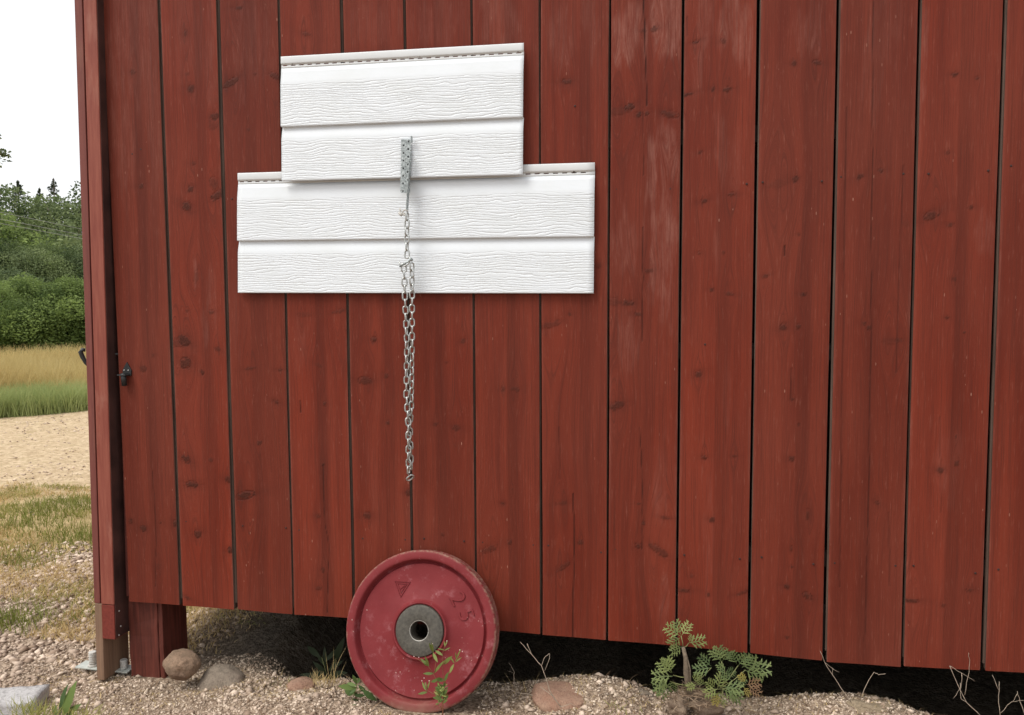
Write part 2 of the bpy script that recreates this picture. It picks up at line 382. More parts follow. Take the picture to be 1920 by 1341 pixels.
M_gstraw = mat_tone('straw_blades', (.48, .35, .15), (.72, .56, .30), .8, .35)
M_ggreen = mat_tone('green_blades', (.15, .19, .035), (.42, .38, .13), .8, .35)
M_hay = mat_tone('hay_blades', (.46, .33, .12), (.66, .54, .25), .8, .35)
M_meadow = mat_tone('meadow_blades', (.26, .33, .11), (.52, .56, .25), .8, .35)
def wedge(n, e0, e1, pxl=-90, pxr=330, hidden=False):
    """random ground spots in the open left of the shed, e = field-line offset range (metres)"""
    px = RS.uniform(pxl, pxr, n); e = RS.uniform(e0, e1, n)
    # ratio x/(y+DC) for each pixel column
    rr = np.array([P(q, 700).x/DC for q in (pxl, pxr)]); r = np.interp(px, (pxl, pxr), rr)
    # solve y + K x = C + e with x = r (y+DC)
    y = (FIELD_C+e-FIELD_K*r*DC)/(1+FIELD_K*r); x = r*(y+DC)
    return x, y
x, y = wedge(36000, .55, 9.0); e_ = y+FIELD_K*x-FIELD_C; k = e_ > 1.5*fbm(x*.8, y*.8, 3, 41)+RS.uniform(-.2, .5, len(x)); x, y = x[k], y[k]
blades('hay_grass', x, y, RS.uniform(.25, .60, len(x)), RS.uniform(.007, .015, len(x)), np.clip(fbm(x*.7, y*.7, 3, 4)*1.5-.3+RS.uniform(-.25, .25, len(x)), 0, 1), M_hay, 'tall yellow hay grass standing in front of the shrubs', .55)
x, y = wedge(42000, -.25, 2.2); e_ = y+FIELD_K*x-FIELD_C; k = (e_ > .55*(fbm(x*2.5, y*2.5, 3, 43)-.5)+RS.uniform(-.12, .1, len(x))) & (e_ < .4+2.4*fbm(x*.9, y*.9, 3, 47)); x, y = x[k], y[k]
blades('meadow_grass', x, y, RS.uniform(.12, .40, len(x)), RS.uniform(.004, .010, len(x)), np.clip(fbm(x*1.5, y*1.5, 3, 4)*1.4-.3+RS.uniform(-.25, .25, len(x)), 0, 1), M_meadow, 'strip of green meadow grass along the edge of the gravel yard', .7)
def patch(n, x0, x1, y0, y1, f, lo, seed):
    x = RS.uniform(x0, x1, n); y = RS.uniform(y0, y1, n); k = fbm(x*f, y*f, 4, seed) > lo+RS.uniform(-.06, .06, n); return x[k], y[k]
x, y = patch(60000, -5.2, -1.98, .55, 2.5, 1.6, .46, 31)
blades('dry_turf', x, y, RS.uniform(.012, .045, len(x)), RS.uniform(.003, .006, len(x)), RS.rand(len(x)), M_gstraw, 'short straw coloured turf beside the left end of the shed', 1.2)
x, y = patch(60000, -5.2, -1.98, .35, 2.5, 3.2, .575, 77)
g2 = blades('green_turf', x, y, RS.uniform(.010, .045, len(x)), RS.uniform(.003, .007, len(x)), np.clip(.15+RS.rand(len(x))*.8+(fbm(x*3, y*3, 2, 8)-.4), 0, 1), M_ggreen, 'low green grass patches growing through the trampled turf', 1.0)
xa, ya = [], []
for a, b, n, r in ((130, 945, 900, .16), (150, 1000, 500, .15), (80, 968, 500, .15), (20, 1045, 400, .13), (5, 1165, 500, .09), (25, 985, 300, .12), (120, 1010, 400, .2)):
    c = G(a, b, -.08); xa.append(c.x+RS.normal(0, r, n)); ya.append(c.y+RS.normal(0, r*.7, n))
x = np.concatenate(xa); y = np.concatenate(ya); k = ~((x > -1.97) & (y > -.05)); x, y = x[k], y[k]
blades('grass_clump', x, y, RS.uniform(.02, .075, len(x)), RS.uniform(.003, .007, len(x)), RS.rand(len(x))*.6, M_ggreen, 'brighter green grass clumps scattered in the dry turf near the shed', .9)
x = RS.uniform(-2.5, -1.60, 9000); y = RS.uniform(.22, 1.1, 9000); k = x < -1.78+.08*RS.normal(size=9000); x, y = x[k], y[k]
blades('straw_turf', x, y, RS.uniform(.012, .05, len(x)), RS.uniform(.003, .006, len(x)), RS.rand(len(x)), M_gstraw, 'straw coloured dry turf seen through the gap beneath the shed', 1.2)
n = 5200; x = RS.uniform(-2.4, 1.15, n); y = RS.uniform(-.42, .12, n)
k = nomask(x, y) & ((fbm(x*4, y*4, 3, 55) > .44)); x, y = x[k], y[k]
blades('straw_litter', x, y, RS.uniform(.004, .022, len(x)), RS.uniform(.0018, .0032, len(x)), RS.rand(len(x)), M_gstraw, 'dry straw and leaf bits littering the gravel under the wall', 3.0, 'litter', .001)

n = 900; x = RS.uniform(-2.3, 1.1, n); y = RS.uniform(-.40, .10, n); k = nomask(x, y); x, y = x[k], y[k]
blades('twig_litter', x, y, RS.uniform(.008, .03, len(x)), RS.uniform(.0025, .005, len(x)), RS.rand(len(x)), mat_tone('bark_bits', (.09, .055, .03), (.26, .17, .10), .9), 'dark bark bits and twiggy litter scattered over the pale gravel', 3.5, 'litter', .002)
# ------------------------------------------------------------------ the shed
shed = empty('shed', (-.5, 0, .18), 'red plank-clad shed raised on posts, seen close up with its white siding panels', 'shed')
GAPS = [((298, 0, 6), (340, 1133, 6)), ((408, 0, 6), (442, 1143, 6)), ((522, 0, 6), (550, 1150, 4.5)), ((640, 0, 6), (664, 1155, 5)), ((758, 0, 5.5), (774, 1165, 4.5)),
        ((884, 0, 5), (893, 1175, 5)), ((1012, 0, 4), (1015, 1190, 4.5)), ((1144, 0, 4.5), (1138, 1200, 4.5)), ((1281, 0, 5.5), (1268, 1210, 5)), ((1423, 0, 8), (1404, 1225, 6)),
        ((1573, 0, 8), (1546, 1240, 8)), ((1726, 0, 8.5), (1692, 1250, 6.5)), ((1886, 0, 8), (1843, 1258, 9))]
BX = [245, 340, 442, 550, 650, 1015, 1138, 1268, 1404, 1546, 1692, 1843, 1920, 2200]
BY = [1128, 1135, 1143, 1153, 1159, 1190, 1200, 1210, 1225, 1240, 1250, 1258, 1262, 1279]
ZT = 2.95
edges = []   # (x at z=0.19, x at z=2.1 left boundary) lines as functions
def line(a, b):      # through two pixel points on the wall plane -> x(z)
    A, B = P(*a), P(*b); k = (B.x-A.x)/(B.z-A.z); return lambda z: A.x + k*(z-A.z)
L = [line((192, 0), (243, 1130))]
R_ = []
for (xt, yt, wt), (xb, yb, wb) in GAPS:
    R_.append(line((xt-wt/2, yt), (xb-wb/2, yb))); L.append(line((xt+wt/2, yt), (xb+wb/2, yb)))
x0 = P(1886, 0).x
cur = x0
R_.append(lambda z: x0+.202)
for k in range(12):
    a = x0+.210+k*.206
    L.append(lambda z, a=a: a); R_.append(lambda z, a=a: a+.198)
KN = [  # px, py, rx, ry, angle deg, strength (dark knots in the planks)
(448,15,8,4,0,.8),(348,63,4,8,0,.7),(250,136,6,5,0,.6),(360,167,8,9,0,.8),(351,139,5,4,0,.4),(433,155,19,7,-25,.8),(478,139,4,3,0,.5),(515,143,11,6,30,.7),(402,219,9,7,0,.8),(399,235,12,10,0,.35),
(265,349,6,6,0,.8),(358,355,6,9,0,.9),(350,388,10,11,30,1),(411,365,18,9,-25,.9),(402,345,10,16,-20,.5),(467,243,4,4,0,.5),(363,307,5,4,0,.5),(575,65,12,6,20,.6),
(345,639,13,10,30,1),(335,645,18,8,0,.5),(348,681,11,13,10,.9),(380,698,4,6,0,.9),(269,692,7,7,0,.7),(287,667,4,5,0,.5),(470,691,12,3,-10,.6),(524,694,5,3,0,.6),(518,754,6,4,20,.8),(396,585,6,4,0,.6),(408,655,6,5,20,.6),(368,520,5,16,10,.35),(351,583,3,3,0,.5),
(349,861,10,9,30,.95),(395,862,5,6,0,.7),(360,909,12,8,0,1),(430,899,8,8,0,.9),(460,929,20,9,-14,1),(486,831,6,5,-30,.8),(269,991,6,7,0,.9),(302,980,3,3,0,.8),(329,981,4,7,0,.9),(371,1001,7,9,-30,.95),(434,1031,8,7,-30,1),(297,1062,6,8,0,.35),
(606,871,4,4,0,.8),(596,968,6,5,0,.6),(606,1069,4,6,0,.7),(598,1103,7,5,0,.6),(351,1121,11,4,25,.7),(247,978,4,5,0,.7),
(701,637,6,6,0,.9),(684,714,14,9,0,.75),(724,705,5,6,0,.7),(727,793,4,5,0,.8),(609,757,4,6,0,.8),(598,685,8,4,20,.4),(766,924,6,7,0,.8),(689,967,8,8,0,.8),(867,640,6,5,-30,.6),(855,802,9,6,10,.6),(817,796,5,4,0,.6),
(966,730,9,6,0,.6),(943,730,4,5,0,.6),(943,945,4,4,0,.8),(956,1017,5,6,0,.8),(919,1029,18,8,-30,.6),(960,918,3,4,0,.6),(830,1003,4,5,0,.6),(836,680,4,3,0,.5),(640,583,20,4,-12,.5),(572,590,16,6,0,.3),
(1177,569,13,6,0,.8),(1150,566,20,9,10,.35),(1198,589,9,4,0,.8),(1157,761,15,9,-15,.8),(1310,702,7,7,-20,.9),(1334,544,4,4,0,.9),(1367,551,9,4,10,.7),(1311,475,5,4,0,.6),(1216,508,9,5,0,.6),(1034,609,22,7,-18,.5),(1069,589,5,4,0,.7),(1356,474,4,4,0,.6),(1121,498,8,7,0,.5),
(1321,858,6,5,0,.8),(1377,856,6,3,0,.6),(1335,974,6,6,0,.9),(1282,1108,13,4,0,.8),(1328,1115,3,4,0,.9),(1198,944,4,3,0,.8),(1206,982,4,4,0,.8),(1197,1023,6,7,-30,.9),(1235,1032,22,8,32,.7),(1249,971,11,4,5,.6),(1088,1017,6,6,0,.8),(1057,1062,16,6,-38,.6),(1052,944,12,4,-10,.5),(1392,1112,14,4,-20,.6),(1297,1080,4,5,0,.5),
(1434,518,7,4,-20,.7),(1507,552,6,4,0,.9),(1470,613,8,8,-30,.9),(1497,613,6,6,0,.8),(1620,607,5,5,0,.8),(1629,615,5,6,0,.8),(1685,638,9,3,0,.7),(1672,640,20,8,0,.25),(1748,403,18,10,-25,.85),(1782,421,8,5,0,.8),(1789,524,4,4,0,.6),(1776,596,3,4,0,.7),(1807,624,3,3,0,.9),(1792,819,3,3,0,.9),(1486,749,3,3,0,.8),(1498,797,2.5,2.5,0,.8),(1498,439,4,3,0,.5),
(1484,861,5,6,0,.8),(1763,882,7,7,0,.9),(1794,869,6,7,0,.8),(1475,1100,6,6,0,.9),(1514,1118,11,7,35,.9),(1486,1063,3,3,0,.8),(1484,1029,3,6,0,.7),(1643,943,7,4,30,.6),(1711,1127,14,4,0,.9),(1819,1107,8,4,0,.8),(1769,1135,4,4,0,.7),(1476,1195,5,3,0,.6),(1514,965,3,14,0,.7),
(1228,55,10,6,-15,.8),(1205,58,6,4,0,.6),(1181,201,11,7,-15,1),(1165,208,22,10,-10,.35),(1198,215,5,6,0,1),(1213,214,5,6,0,.9),(1256,215,20,8,12,.75),(1306,78,7,3,-10,.9),(1356,77,6,6,0,.7),(1289,177,11,3,-12,1),(1364,168,8,6,0,.9),(1336,166,4,6,0,.7),
(1372,365,9,5,0,.8),(1320,377,7,5,-15,.9),(1062,153,9,6,0,.8),(1312,286,5,3,-20,.7),(1489,119,5,6,0,.8),(1532,117,10,5,15,.8),(1790,140,6,5,0,.9),(1832,147,4,4,0,.8),(1491,336,6,7,0,.8),(1613,331,8,5,-25,.8),(1651,320,5,5,0,.8),(1820,389,6,5,0,.8),(1776,287,5,4,0,.5),(1460,345,24,9,-15,.25),(1700,420,8,8,0,.2)]
NAILS = [(264,280),(248,289),(303,375),(435,373),(455,986),(536,990),(561,994),(427,994),(349,978),(1322,646),(1387,1048),(1283,1041),(1127,1036),(1154,1030),(1028,1023),(1000,1022),(1872,1068),(1829,1075),(1713,1061),(1679,1061),(1565,1056),(1525,1058),(1428,1045),
(1400,345),(1257,354),(1156,355),(1078,199),(1430,342),(1541,340),(1694,326),(1577,332),(1741,326),(1853,320),(1896,311),(680,1010),(760,1012),(795,1010),(870,1015),(905,1017)]
CR = [  # cracks: polyline px, width px
([(1207,0),(1211,120),(1213,200)],1.6,1),([(1206,210),(1207,330)],1.2,.6),([(1205,425),(1206,520),(1203,640)],1.8,.8),([(1200,800),(1206,940),(1204,1030)],1.2,.8),([(1075,925),(1077,1010),(1074,1195)],1.7,.9),
([(287,885),(293,1000),(292,1100)],1.2,.7),([(606,870),(609,980),(617,1020),(614,1150)],1.5,.8),([(1637,0),(1636,300),(1633,640),(1628,1000),(1620,1240)],1.6,.7),([(1587,200),(1580,700),(1574,1100)],1.2,.5),([(1694,310),(1680,700)],1.2,.5),
([(1472,460),(1471,480)],2,.9),([(1288,30),(1289,70)],2,.5),([(1762,780),(1765,960)],1.2,.3),([(563,750),(564,775)],2,.8),([(1100,430),(1101,470)],1,.3),([(1049,800),(1050,900)],1.2,.5),([(1042,1060),(1044,1190)],1.2,.4),([(1667,960),(1668,1100)],1.2,.4),([(1483,690),(1484,750)],1.2,.6),([(826,620),(826,1010)],1.4,.35),([(955,560),(958,1000)],2.2,.35)]
FD = [  # chalky faded areas: px, py, rx, ry, strength
(1245,40,34,95,.9),(1180,60,40,70,.75),(1222,320,13,75,.8),(1250,290,25,80,.55),(1245,470,30,140,.62),(1175,450,28,60,.35),(1395,70,26,55,.7),(1365,30,20,80,.6),(1320,30,20,90,.35),(1175,640,22,60,.35),
(250,60,60,150,.30),(235,250,24,120,.28),(290,260,14,140,.25),(350,60,45,120,.16),(395,80,15,120,.25),(475,90,40,110,.22),(395,560,12,60,.28),(385,610,10,40,.35),(366,510,4,40,.5),(700,40,50,50,.2),(820,40,50,50,.25),(930,30,40,70,.4),(950,60,30,70,.3),(1050,70,25,90,.30),(1110,40,18,90,.3),
(1350,280,14,80,.35),(1310,120,12,80,.3),(1375,300,20,60,.2),(1520,60,30,60,.35),(1650,60,50,110,.2),(1735,100,8,110,.45),(1640,160,14,80,.2),(1850,440,20,40,.3),(1775,870,30,70,.18),(1345,480,10,70,.28),(1360,760,10,90,.2),(1330,1000,12,160,.15),(1240,900,14,80,.2),(1245,1130,12,60,.3),(560,650,14,60,.15),(440,600,12,80,.15),(700,900,14,120,.1)]
def pts2(p): q = P(p[0], p[1]); return q.x, q.z
def scl(px, py): return (P(px+1, py)-P(px, py)).x, abs((P(px, py+1)-P(px, py)).z)
KNw = [(*pts2(k), k[2]*scl(*k[:2])[0]*.92, k[3]*scl(*k[:2])[1]*.84, math.radians(k[4]), k[5]) for k in KN]
FDw = [(*pts2(k), k[2]*scl(*k[:2])[0], k[3]*scl(*k[:2])[1], k[4]) for k in FD]
CRw = [([pts2(q) for q in c], wd*scl(*c[0])[0], st) for c, wd, st in CR]
Vs, Fs, Mk, Tn, Sh, Mi = [], [], [], [], [], []
off = 0
for i, (l, r) in enumerate(zip(L, R_)):
    dense = i < 14
    NX, NZ = (56, 420) if dense else (6, 20)
    pc = 0.5*(l(.2)+r(.2)); 
    # pixel column of plank bottom
    def pxof(xx): 
        d = Vector((xx, 0, .19))-CAMP; return 960+FPX*d.dot(rt)/d.dot(fw)
    jit = random.uniform(-1.2, 1.2)
    def zbot(xx): 
        q = pxof(xx); return P(q, np.interp(q, BX, BY)+jit).z
    zl, zr = zbot(l(.19)), zbot(r(.19))
    s = np.linspace(0, 1, NX+1); t = np.concatenate([np.linspace(0, .745, NZ), [1.0]]); nz = len(t)
    SS, TT = np.meshgrid(s, t); z0 = zl+(zr-zl)*SS; ZZ = z0+(ZT-z0)*TT
    XL = l(ZZ); XR = r(ZZ)
    wob = (vnoise(ZZ*2.3+i*9, ZZ*0, 3)-.5)*.0022
    XX = XL+(XR-XL)*SS + wob*np.where(SS < .5, 1, 1)
    e = np.minimum(SS, 1-SS)*(XR-XL); yy = .0016*np.exp(-(e/.0022)**2)     # eased edges
    yy = yy + (random.uniform(-.0012, .0012)) + .0018*((SS-.5)*2)**2*random.choice((-1, 1))
    # marks
    K = np.zeros_like(XX); Fd = np.zeros_like(XX); D = np.zeros_like(XX); H = np.zeros_like(XX)
    if dense:
        for kx, kz, rx, rz, an, st in KNw:
            if kx < XX.min()-.04 or kx > XX.max()+.04 or kx < np.interp(kz, ZZ[:, 0], XX[:, 0])-.006 or kx > np.interp(kz, ZZ[:, -1], XX[:, -1])+.006: continue
            dx, dz = XX-kx, ZZ-kz; ca, sa = math.cos(an), math.sin(an); a = dx*ca-dz*sa; b = dx*sa+dz*ca
            rr = np.sqrt((a/rx)**2+(b/rz)**2); nn = (fbm(XX*95, ZZ*120, 3, i+int(abs(kx)*97))-.5)*1.15; st = st*.9
            body = (1-sst(.70, .98, rr+nn))*st; ring = .75*st*np.exp(-((rr-.98)/.15)**2)*(.4+fbm(XX*90, ZZ*90, 2, 3))
            K = np.maximum(K, body*1.0); D = np.maximum(D, ring*.95)
            halo = np.exp(-(np.sqrt((a/(rx*2.9))**2+(b/(rz*1.7))**2))**2)
            D = np.maximum(D, .34*st*halo*(.35+1.1*fbm(XX*40, ZZ*160, 3, i+3)))
            R2 = max(rx, rz)*2.2; q = np.exp(-(dx**2+(dz*.45)**2)/R2**2); H += -np.sign(dx+1e-6)*q*R2*.8*(1-np.exp(-np.abs(dx)/(R2*.25)))
        for kx, kz, rx, rz, st in FDw:
            dx, dz = (XX-kx)/rx, (ZZ-kz)/rz; q = (1-sst(.55, 1.1, np.sqrt(dx**2+dz**2)+(fbm(XX*75, ZZ*11, 4, 2)-.5)*1.5))*st
            if l(kz)-.01 < kx < r(kz)+.01: Fd = np.maximum(Fd, q)
        for pl, wd, st in CRw:
            for (ax, az), (bx, bz) in zip(pl, pl[1:]):
                if not (l(az)-.005 < ax < r(az)+.005): continue
                tt = np.clip((ZZ-az)/(bz-az), 0, 1); cx = ax+(bx-ax)*tt+(vnoise(ZZ*40, ZZ*0, 5)-.5)*.002
                inz = (ZZ < max(az, bz)) & (ZZ > min(az, bz))
                D = np.maximum(D, inz*st*np.exp(-((XX-cx)/(max(wd*.6, .0018)))**2))
        # heartwood band down the plank's middle, end-grain darkening where paint soaked in
        hb = .5+.10*math.sin(i*2.1)+.05*(vnoise(ZZ*1.1, ZZ*0+i, 4)-.5)
        D = np.maximum(D, (.20 if i % 3 else .26)*sst(.0, .03, SS-hb+.02)*(1-sst(.10, .24, SS-hb))*(.5+fbm(ZZ*1.5, SS*0+i, 2, 6)))
        edge_wear = np.exp(-(e/.0045)**2)*fbm(ZZ*6, SS*0+i*3, 3, 9)
        Fd = np.maximum(Fd, edge_wear*.75)
    base = off; n = nz*(NX+1); ii = np.arange(n).reshape(nz, NX+1)
    Vf = np.stack([XX, yy, ZZ], -1).reshape(-1, 3)
    Ff = np.stack([ii[:-1, :-1], ii[:-1, 1:], ii[1:, 1:], ii[1:, :-1]], -1).reshape(-1, 4)
    # rim: back copies of boundary
    ring = list(ii[0, :]) + list(ii[1:, -1]) + list(ii[-1, -2::-1]) + list(ii[-2:0:-1, 0])
    rv = Vf[ring].copy()
    back = rv.copy(); back[:, 1] = .022
    k = len(ring); q = np.arange(k); q2 = (q+1) % k
    Fr = np.stack([q+n, q+n+k, q2+n+k, q2+n], -1)
    cap = np.array([[n+k+0, n+k+NX, n+k+NX+nz-1, n+k+NX+nz-1+NX]])[:, ::-1]
    Vs.append(np.concatenate([Vf, rv, back])); Fs.append(np.concatenate([Ff, Fr, cap])+base)
    Mi.append(np.concatenate([np.zeros(len(Ff)), np.ones(len(Fr)+1)]))
    tv = random.random(); z4 = np.zeros(2*k)
    mk = np.stack([K, np.clip(Fd, 0, 1), np.clip(D, 0, 1), np.ones_like(K)], -1).reshape(-1, 4)
    Mk.append(np.concatenate([mk, np.zeros((2*k, 4))])); Tn.append(np.full(n+2*k, tv)); Sh.append(np.concatenate([H.ravel(), z4]))
    off += n+2*k
for i, (l, r) in enumerate(zip(L[1:14], R_[:13])):
    fL = [.62, .60, .55, .50, .50, .45, .35, .25, .12, 0, 0, 0, 0][i]; fR = [0, 0, 0, 0, 0, 0, 0, .1, .15, .22, .30, .32, .36][i]
    for side, f in ((0, fL), (1, fR)):
        if f == 0: continue
        zz = np.linspace(.205, 2.9, 30); a_, b_ = r(zz), l(zz); g_ = b_-a_
        x0_, x1_ = (a_-.002, a_+g_*f) if side == 0 else (b_-g_*f, b_+.002)
        n = len(zz); ff_ = fbm(zz*3, zz*0+i, 2, 4)*.002
        V_ = np.concatenate([np.stack([x0_, np.full(n, .0075)+ff_, zz], -1), np.stack([x1_, np.full(n, .0075)+ff_, zz], -1), np.stack([x1_ if side == 0 else x0_, np.full(n, .019), zz], -1)])
        k = np.arange(n-1); q1 = np.stack([k, k+n, k+n+1, k+1], -1); q2 = np.stack([k+n, k+2*n, k+2*n+1, k+n+1], -1) if side == 0 else np.stack([k+2*n, k, k+1, k+2*n+1], -1)
        F_ = np.concatenate([q1, q2]); Vs.append(V_); Fs.append(F_+off); Mi.append(np.ones(len(F_))); Mk.append(np.zeros((3*n, 4))); Tn.append(np.zeros(3*n)); Sh.append(np.zeros(3*n)); off += 3*n
wall = link('wall', npmesh('wall', np.concatenate(Vs), np.concatenate(Fs), {'marks': np.concatenate(Mk), 'tone': np.concatenate(Tn), 'shift': np.concatenate(Sh)}, np.concatenate(Mi)), [MW, M_edge], shed)
nb = bmesh.new(); bmesh.ops.create_uvsphere(nb, u_segments=8, v_segments=5, radius=.0030); bmesh.ops.scale(nb, verts=nb.verts, vec=(1, .45, 1))
nme = bpy.data.meshes.new('nail_and_hole_dot'); nb.to_mesh(nme); nb.free(); nme.materials.append(mat_plain('painted_nail', (.028, .010, .007), .7))
for a, b in NAILS:
    o = bpy.data.objects.new('nail_and_hole_dot', nme); COL.objects.link(o); o.parent = wall; o.matrix_parent_inverse = shed.matrix_basis.inverted(); o.location = P(a, b, -.0005)
    o.matrix_parent_inverse = (shed.matrix_basis @ wall.matrix_parent_inverse @ wall.matrix_basis).inverted()
# shell behind the planks
XE = 3.35; XW = -1.87; YB = 4.4
def part(name, boxes, mat, parent, bevel=0):
    for b in boxes:
        bm = bmesh.new(); box(bm, *b); o = bmobj(name, bm, mat, parent, bevel=bevel)
    return o
part('gap_shade_sheet', [(XW+.06, XE-.02, .074, .086, .20, 2.9)], M_black, shed)  # added near-black sheet, stands in for interior darkness behind the plank gaps
part('batten', [(XW+.06, XE-.02, .024, .070, z, z+.045) for z in (.44, 1.02, 1.62, 2.2, 2.7)], M_dark, shed)
part('floor', [(XW+.04, XE-.03, .09, YB-.05, .22, .30)], M_dark, shed)
part('joist', [(XW+.10, XE-.05, .03, .072, .20, .33)] , M_dark, shed)
part('side_wall', [(XW+.005, XW+.035, .165, YB, .155, 2.9), (XE, XE+.03, .05, YB, -.3, 2.9)], M_clad, shed)
part('back_wall', [(XW, XE, YB+.002, YB+.03, -.4, 2.9)], M_clad, shed)
bm = bmesh.new()
for y0, y1, za, zb in ((-.22, 2.2, 2.93, 3.75), (2.2, 4.7, 3.75, 2.93)):
    v = [bm.verts.new(q) for q in ((-2.2, y0, za), (3.7, y0, za), (3.7, y1, zb), (-2.2, y1, zb), (-2.2, y0, za+.06), (3.7, y0, za+.06), (3.7, y1, zb+.06), (-2.2, y1, zb+.06))]
    for f in ((0, 3, 2, 1), (4, 5, 6, 7), (0, 1, 5, 4), (1, 2, 6, 5), (2, 3, 7, 6), (3, 0, 4, 7)): bm.faces.new([v[q] for q in f])
bmobj('roof', bm, M_roof, shed)
# corner post of the shed, standing on the ground
bm = bmesh.new(); xa, xb = P(241, 1200, .032).x, P(304, 1200, .032).x
nzp = 14
for (a0, a1, y0, y1) in ((xa, xb-.018, .032, .165), (xb-.0165, xb, .034, .172)):
    ringp = None
    for k in range(nzp+1):
        z = -.12+(.36+.12)*k/nzp; j = lambda: random.uniform(-.0012, .0012)
        tw = .004*(1-k/nzp)
        ring = [bm.verts.new((a0+j()+tw, y0+j(), z)), bm.verts.new((a1+j()+tw, y0+j(), z)), bm.verts.new((a1+j()+tw, y1+j(), z)), bm.verts.new((a0+j()+tw, y1+j(), z))]
        if ringp:
            for q in range(4): bm.faces.new((ringp[q], ringp[(q+1) % 4], ring[(q+1) % 4], ring[q]))
        ringp = ring
bmobj('post', bm, M_post, shed, bevel=.003)
part('jamb', [(P(230, 1130, .03).x, P(243, 1130, .03).x+.02, .027, .10, .19, 2.9)], M_clad, shed)
for xx in (.3, 1.8, 3.2):
    part('post', [(xx, xx+.12, 1.6, 1.72, -.45, .22)], M_dark, shed)
# latch on the first plank
lat = None
bm = bmesh.new(); c = P(239, 696, 0)
pv = [(-.014, -.015), (.016, -.015), (.018, .003), (.002, .030), (-.015, .003)]
fr = [bm.verts.new((c.x+a, -.006, c.z+b)) for a, b in pv]; bk = [bm.verts.new((c.x+a, -.0005, c.z+b)) for a, b in pv]
bm.faces.new(fr); bm.faces.new(bk[::-1])
for k in range(5): bm.faces.new((fr[k], bk[k], bk[(k+1) % 5], fr[(k+1) % 5]))
box(bm, c.x-.018, c.x+.013, -.030, -.006, c.z-.013, c.z-.009)
latch = bmobj('latch', bm, M_iron, shed, bevel=.0012)
bm = bmesh.new(); cyl(bm, (c.x-.001, -.020, c.z-.006), (c.x-.003, -.014, c.z-.046), .0085, 12); bmobj('latch_pin', bm, M_iron, latch, True)
for dx in (-.0075, .008):
    bm = bmesh.new(); bmesh.ops.create_uvsphere(bm, u_segments=8, v_segments=6, radius=.0024); bmesh.ops.translate(bm, verts=bm.verts, vec=(c.x+dx, -.0065, c.z+.003)); bmobj('screw', bm, M_bright, latch, True)
q = P(211, 664, .01); bm = bmesh.new(); cyl(bm, (q.x-.012, .004, q.z), (q.x+.03, .012, q.z), .0045, 8); bmobj('staple', bm, M_iron, shed, True)

# ------------------------------------------------------------------ door leaf standing at the left end
DY = -.035
door = empty('door_leaf', (-1.93, DY, -.08), 'red door leaf seen edge-on at the left end of the shed', 'door')
def strip(pa, pb, z0, z1, y0, y1, inner=False):
    """upright board whose front face spans the pixel lines pa..pb (top px, bottom px)"""
    A, B, C, D_ = P(pa[0], 0, y0), P(pa[1], 1133, y0), P(pb[0], 0, y0), P(pb[1], 1133, y0)
    fl = lambda z: B.x+(A.x-B.x)*(z-B.z)/(A.z-B.z); fr_ = lambda z: D_.x+(C.x-D_.x)*(z-D_.z)/(C.z-D_.z)
    bm = bmesh.new(); N = 24; prev = None
    for k in range(N+1):
        z = z0+(z1-z0)*k/N; ring = [bm.verts.new(v) for v in ((fl(z), y0, z), (fr_(z), y0, z), (fr_(z), y1, z), (fl(z), y1, z))]
        if prev:
            for q in range(4): bm.faces.new((prev[q], prev[(q+1) % 4], ring[(q+1) % 4], ring[q]))
        else: bm.faces.new(ring[::-1])
        prev = ring
    bm.faces.new(prev); return bm
zp = P(186, 1133, DY).z; zg = P(186, 1266, DY).z; zb = P(200, 1199, DY-.002).z
bmobj('cladding', strip((139, 176.5), (153.5, 187.5), zp, 2.9, DY+.006, .11), M_clad, door, bevel=.002)
bmobj('bare_foot', strip((139, 177), (153.5, 191), zg-.02, zp-.001, DY+.006, .10), M_bare, door, bevel=.002)
bmobj('frame_stud', strip((156, 189.5), (180, 213.5), zp+.001, 2.9, DY, .085), M_stud, door, bevel=.002)
bmobj('end_block', strip((156, 190), (180, 213.5), zb, zp-.001, DY+.001, .085), M_rough, door, bevel=.0015)
def stud_right(z):
    D_, C = P(213.5, 1133, DY), P(180, 0, DY); return D_.x+(C.x-D_.x)*(z-D_.z)/(C.z-D_.z)
bm = bmesh.new(); z0_, z1_ = zb+.004, 2.88
v = [bm.verts.new(q_) for z_ in (z0_, z1_) for q_ in ((stud_right(z_)+.0003, DY+.004, z_), (stud_right(z_)+.002, DY+.004, z_), (stud_right(z_)+.002, .080, z_), (stud_right(z_)+.0003, .080, z_))]
for f in ((0, 1, 2, 3), (7, 6, 5, 4), (0, 4, 5, 1), (1, 5, 6, 2), (2, 6, 7, 3), (3, 7, 4, 0)): bm.faces.new([v[k] for k in f])
sp = bmobj('side_shade_strip', bm, M_stud_shade, door)  # dark strip over the stud's red side, standing in for its shadow
for a, b in ((221, 1146), (224, 1176), (219, 1190)):
    q = P(a, b, DY+.02); bm = bmesh.new(); bmesh.ops.create_uvsphere(bm, u_segments=8, v_segments=6, radius=.003); bmesh.ops.translate(bm, verts=bm.verts, vec=(stud_right(q.z)+.002, DY+.018+(a-219)*.002, q.z)); bmobj('screw', bm, M_bright, sp, True)
rear = part('rear_cladding', [(-2.00, -1.972, .113+k*.152, .113+k*.152+.148, .15+.004*(k % 2), 2.9) for k in range(6)], M_clad, door)
q = P(155.5, 663, .0); bm = bmesh.new()
tube(bm, [(q.x+.014, -.005, q.z+.012), (q.x+.006, -.010, q.z+.013), (q.x+.001, -.012, q.z+.006), (q.x+.006, -.010, q.z-.010), (q.x+.014, -.006, q.z-.030), (q.x+.03, -.002, q.z-.05)], [.006, .007, .0075, .0075, .006, .004], 8)
bmobj('handle', bm, M_iron, door, True)

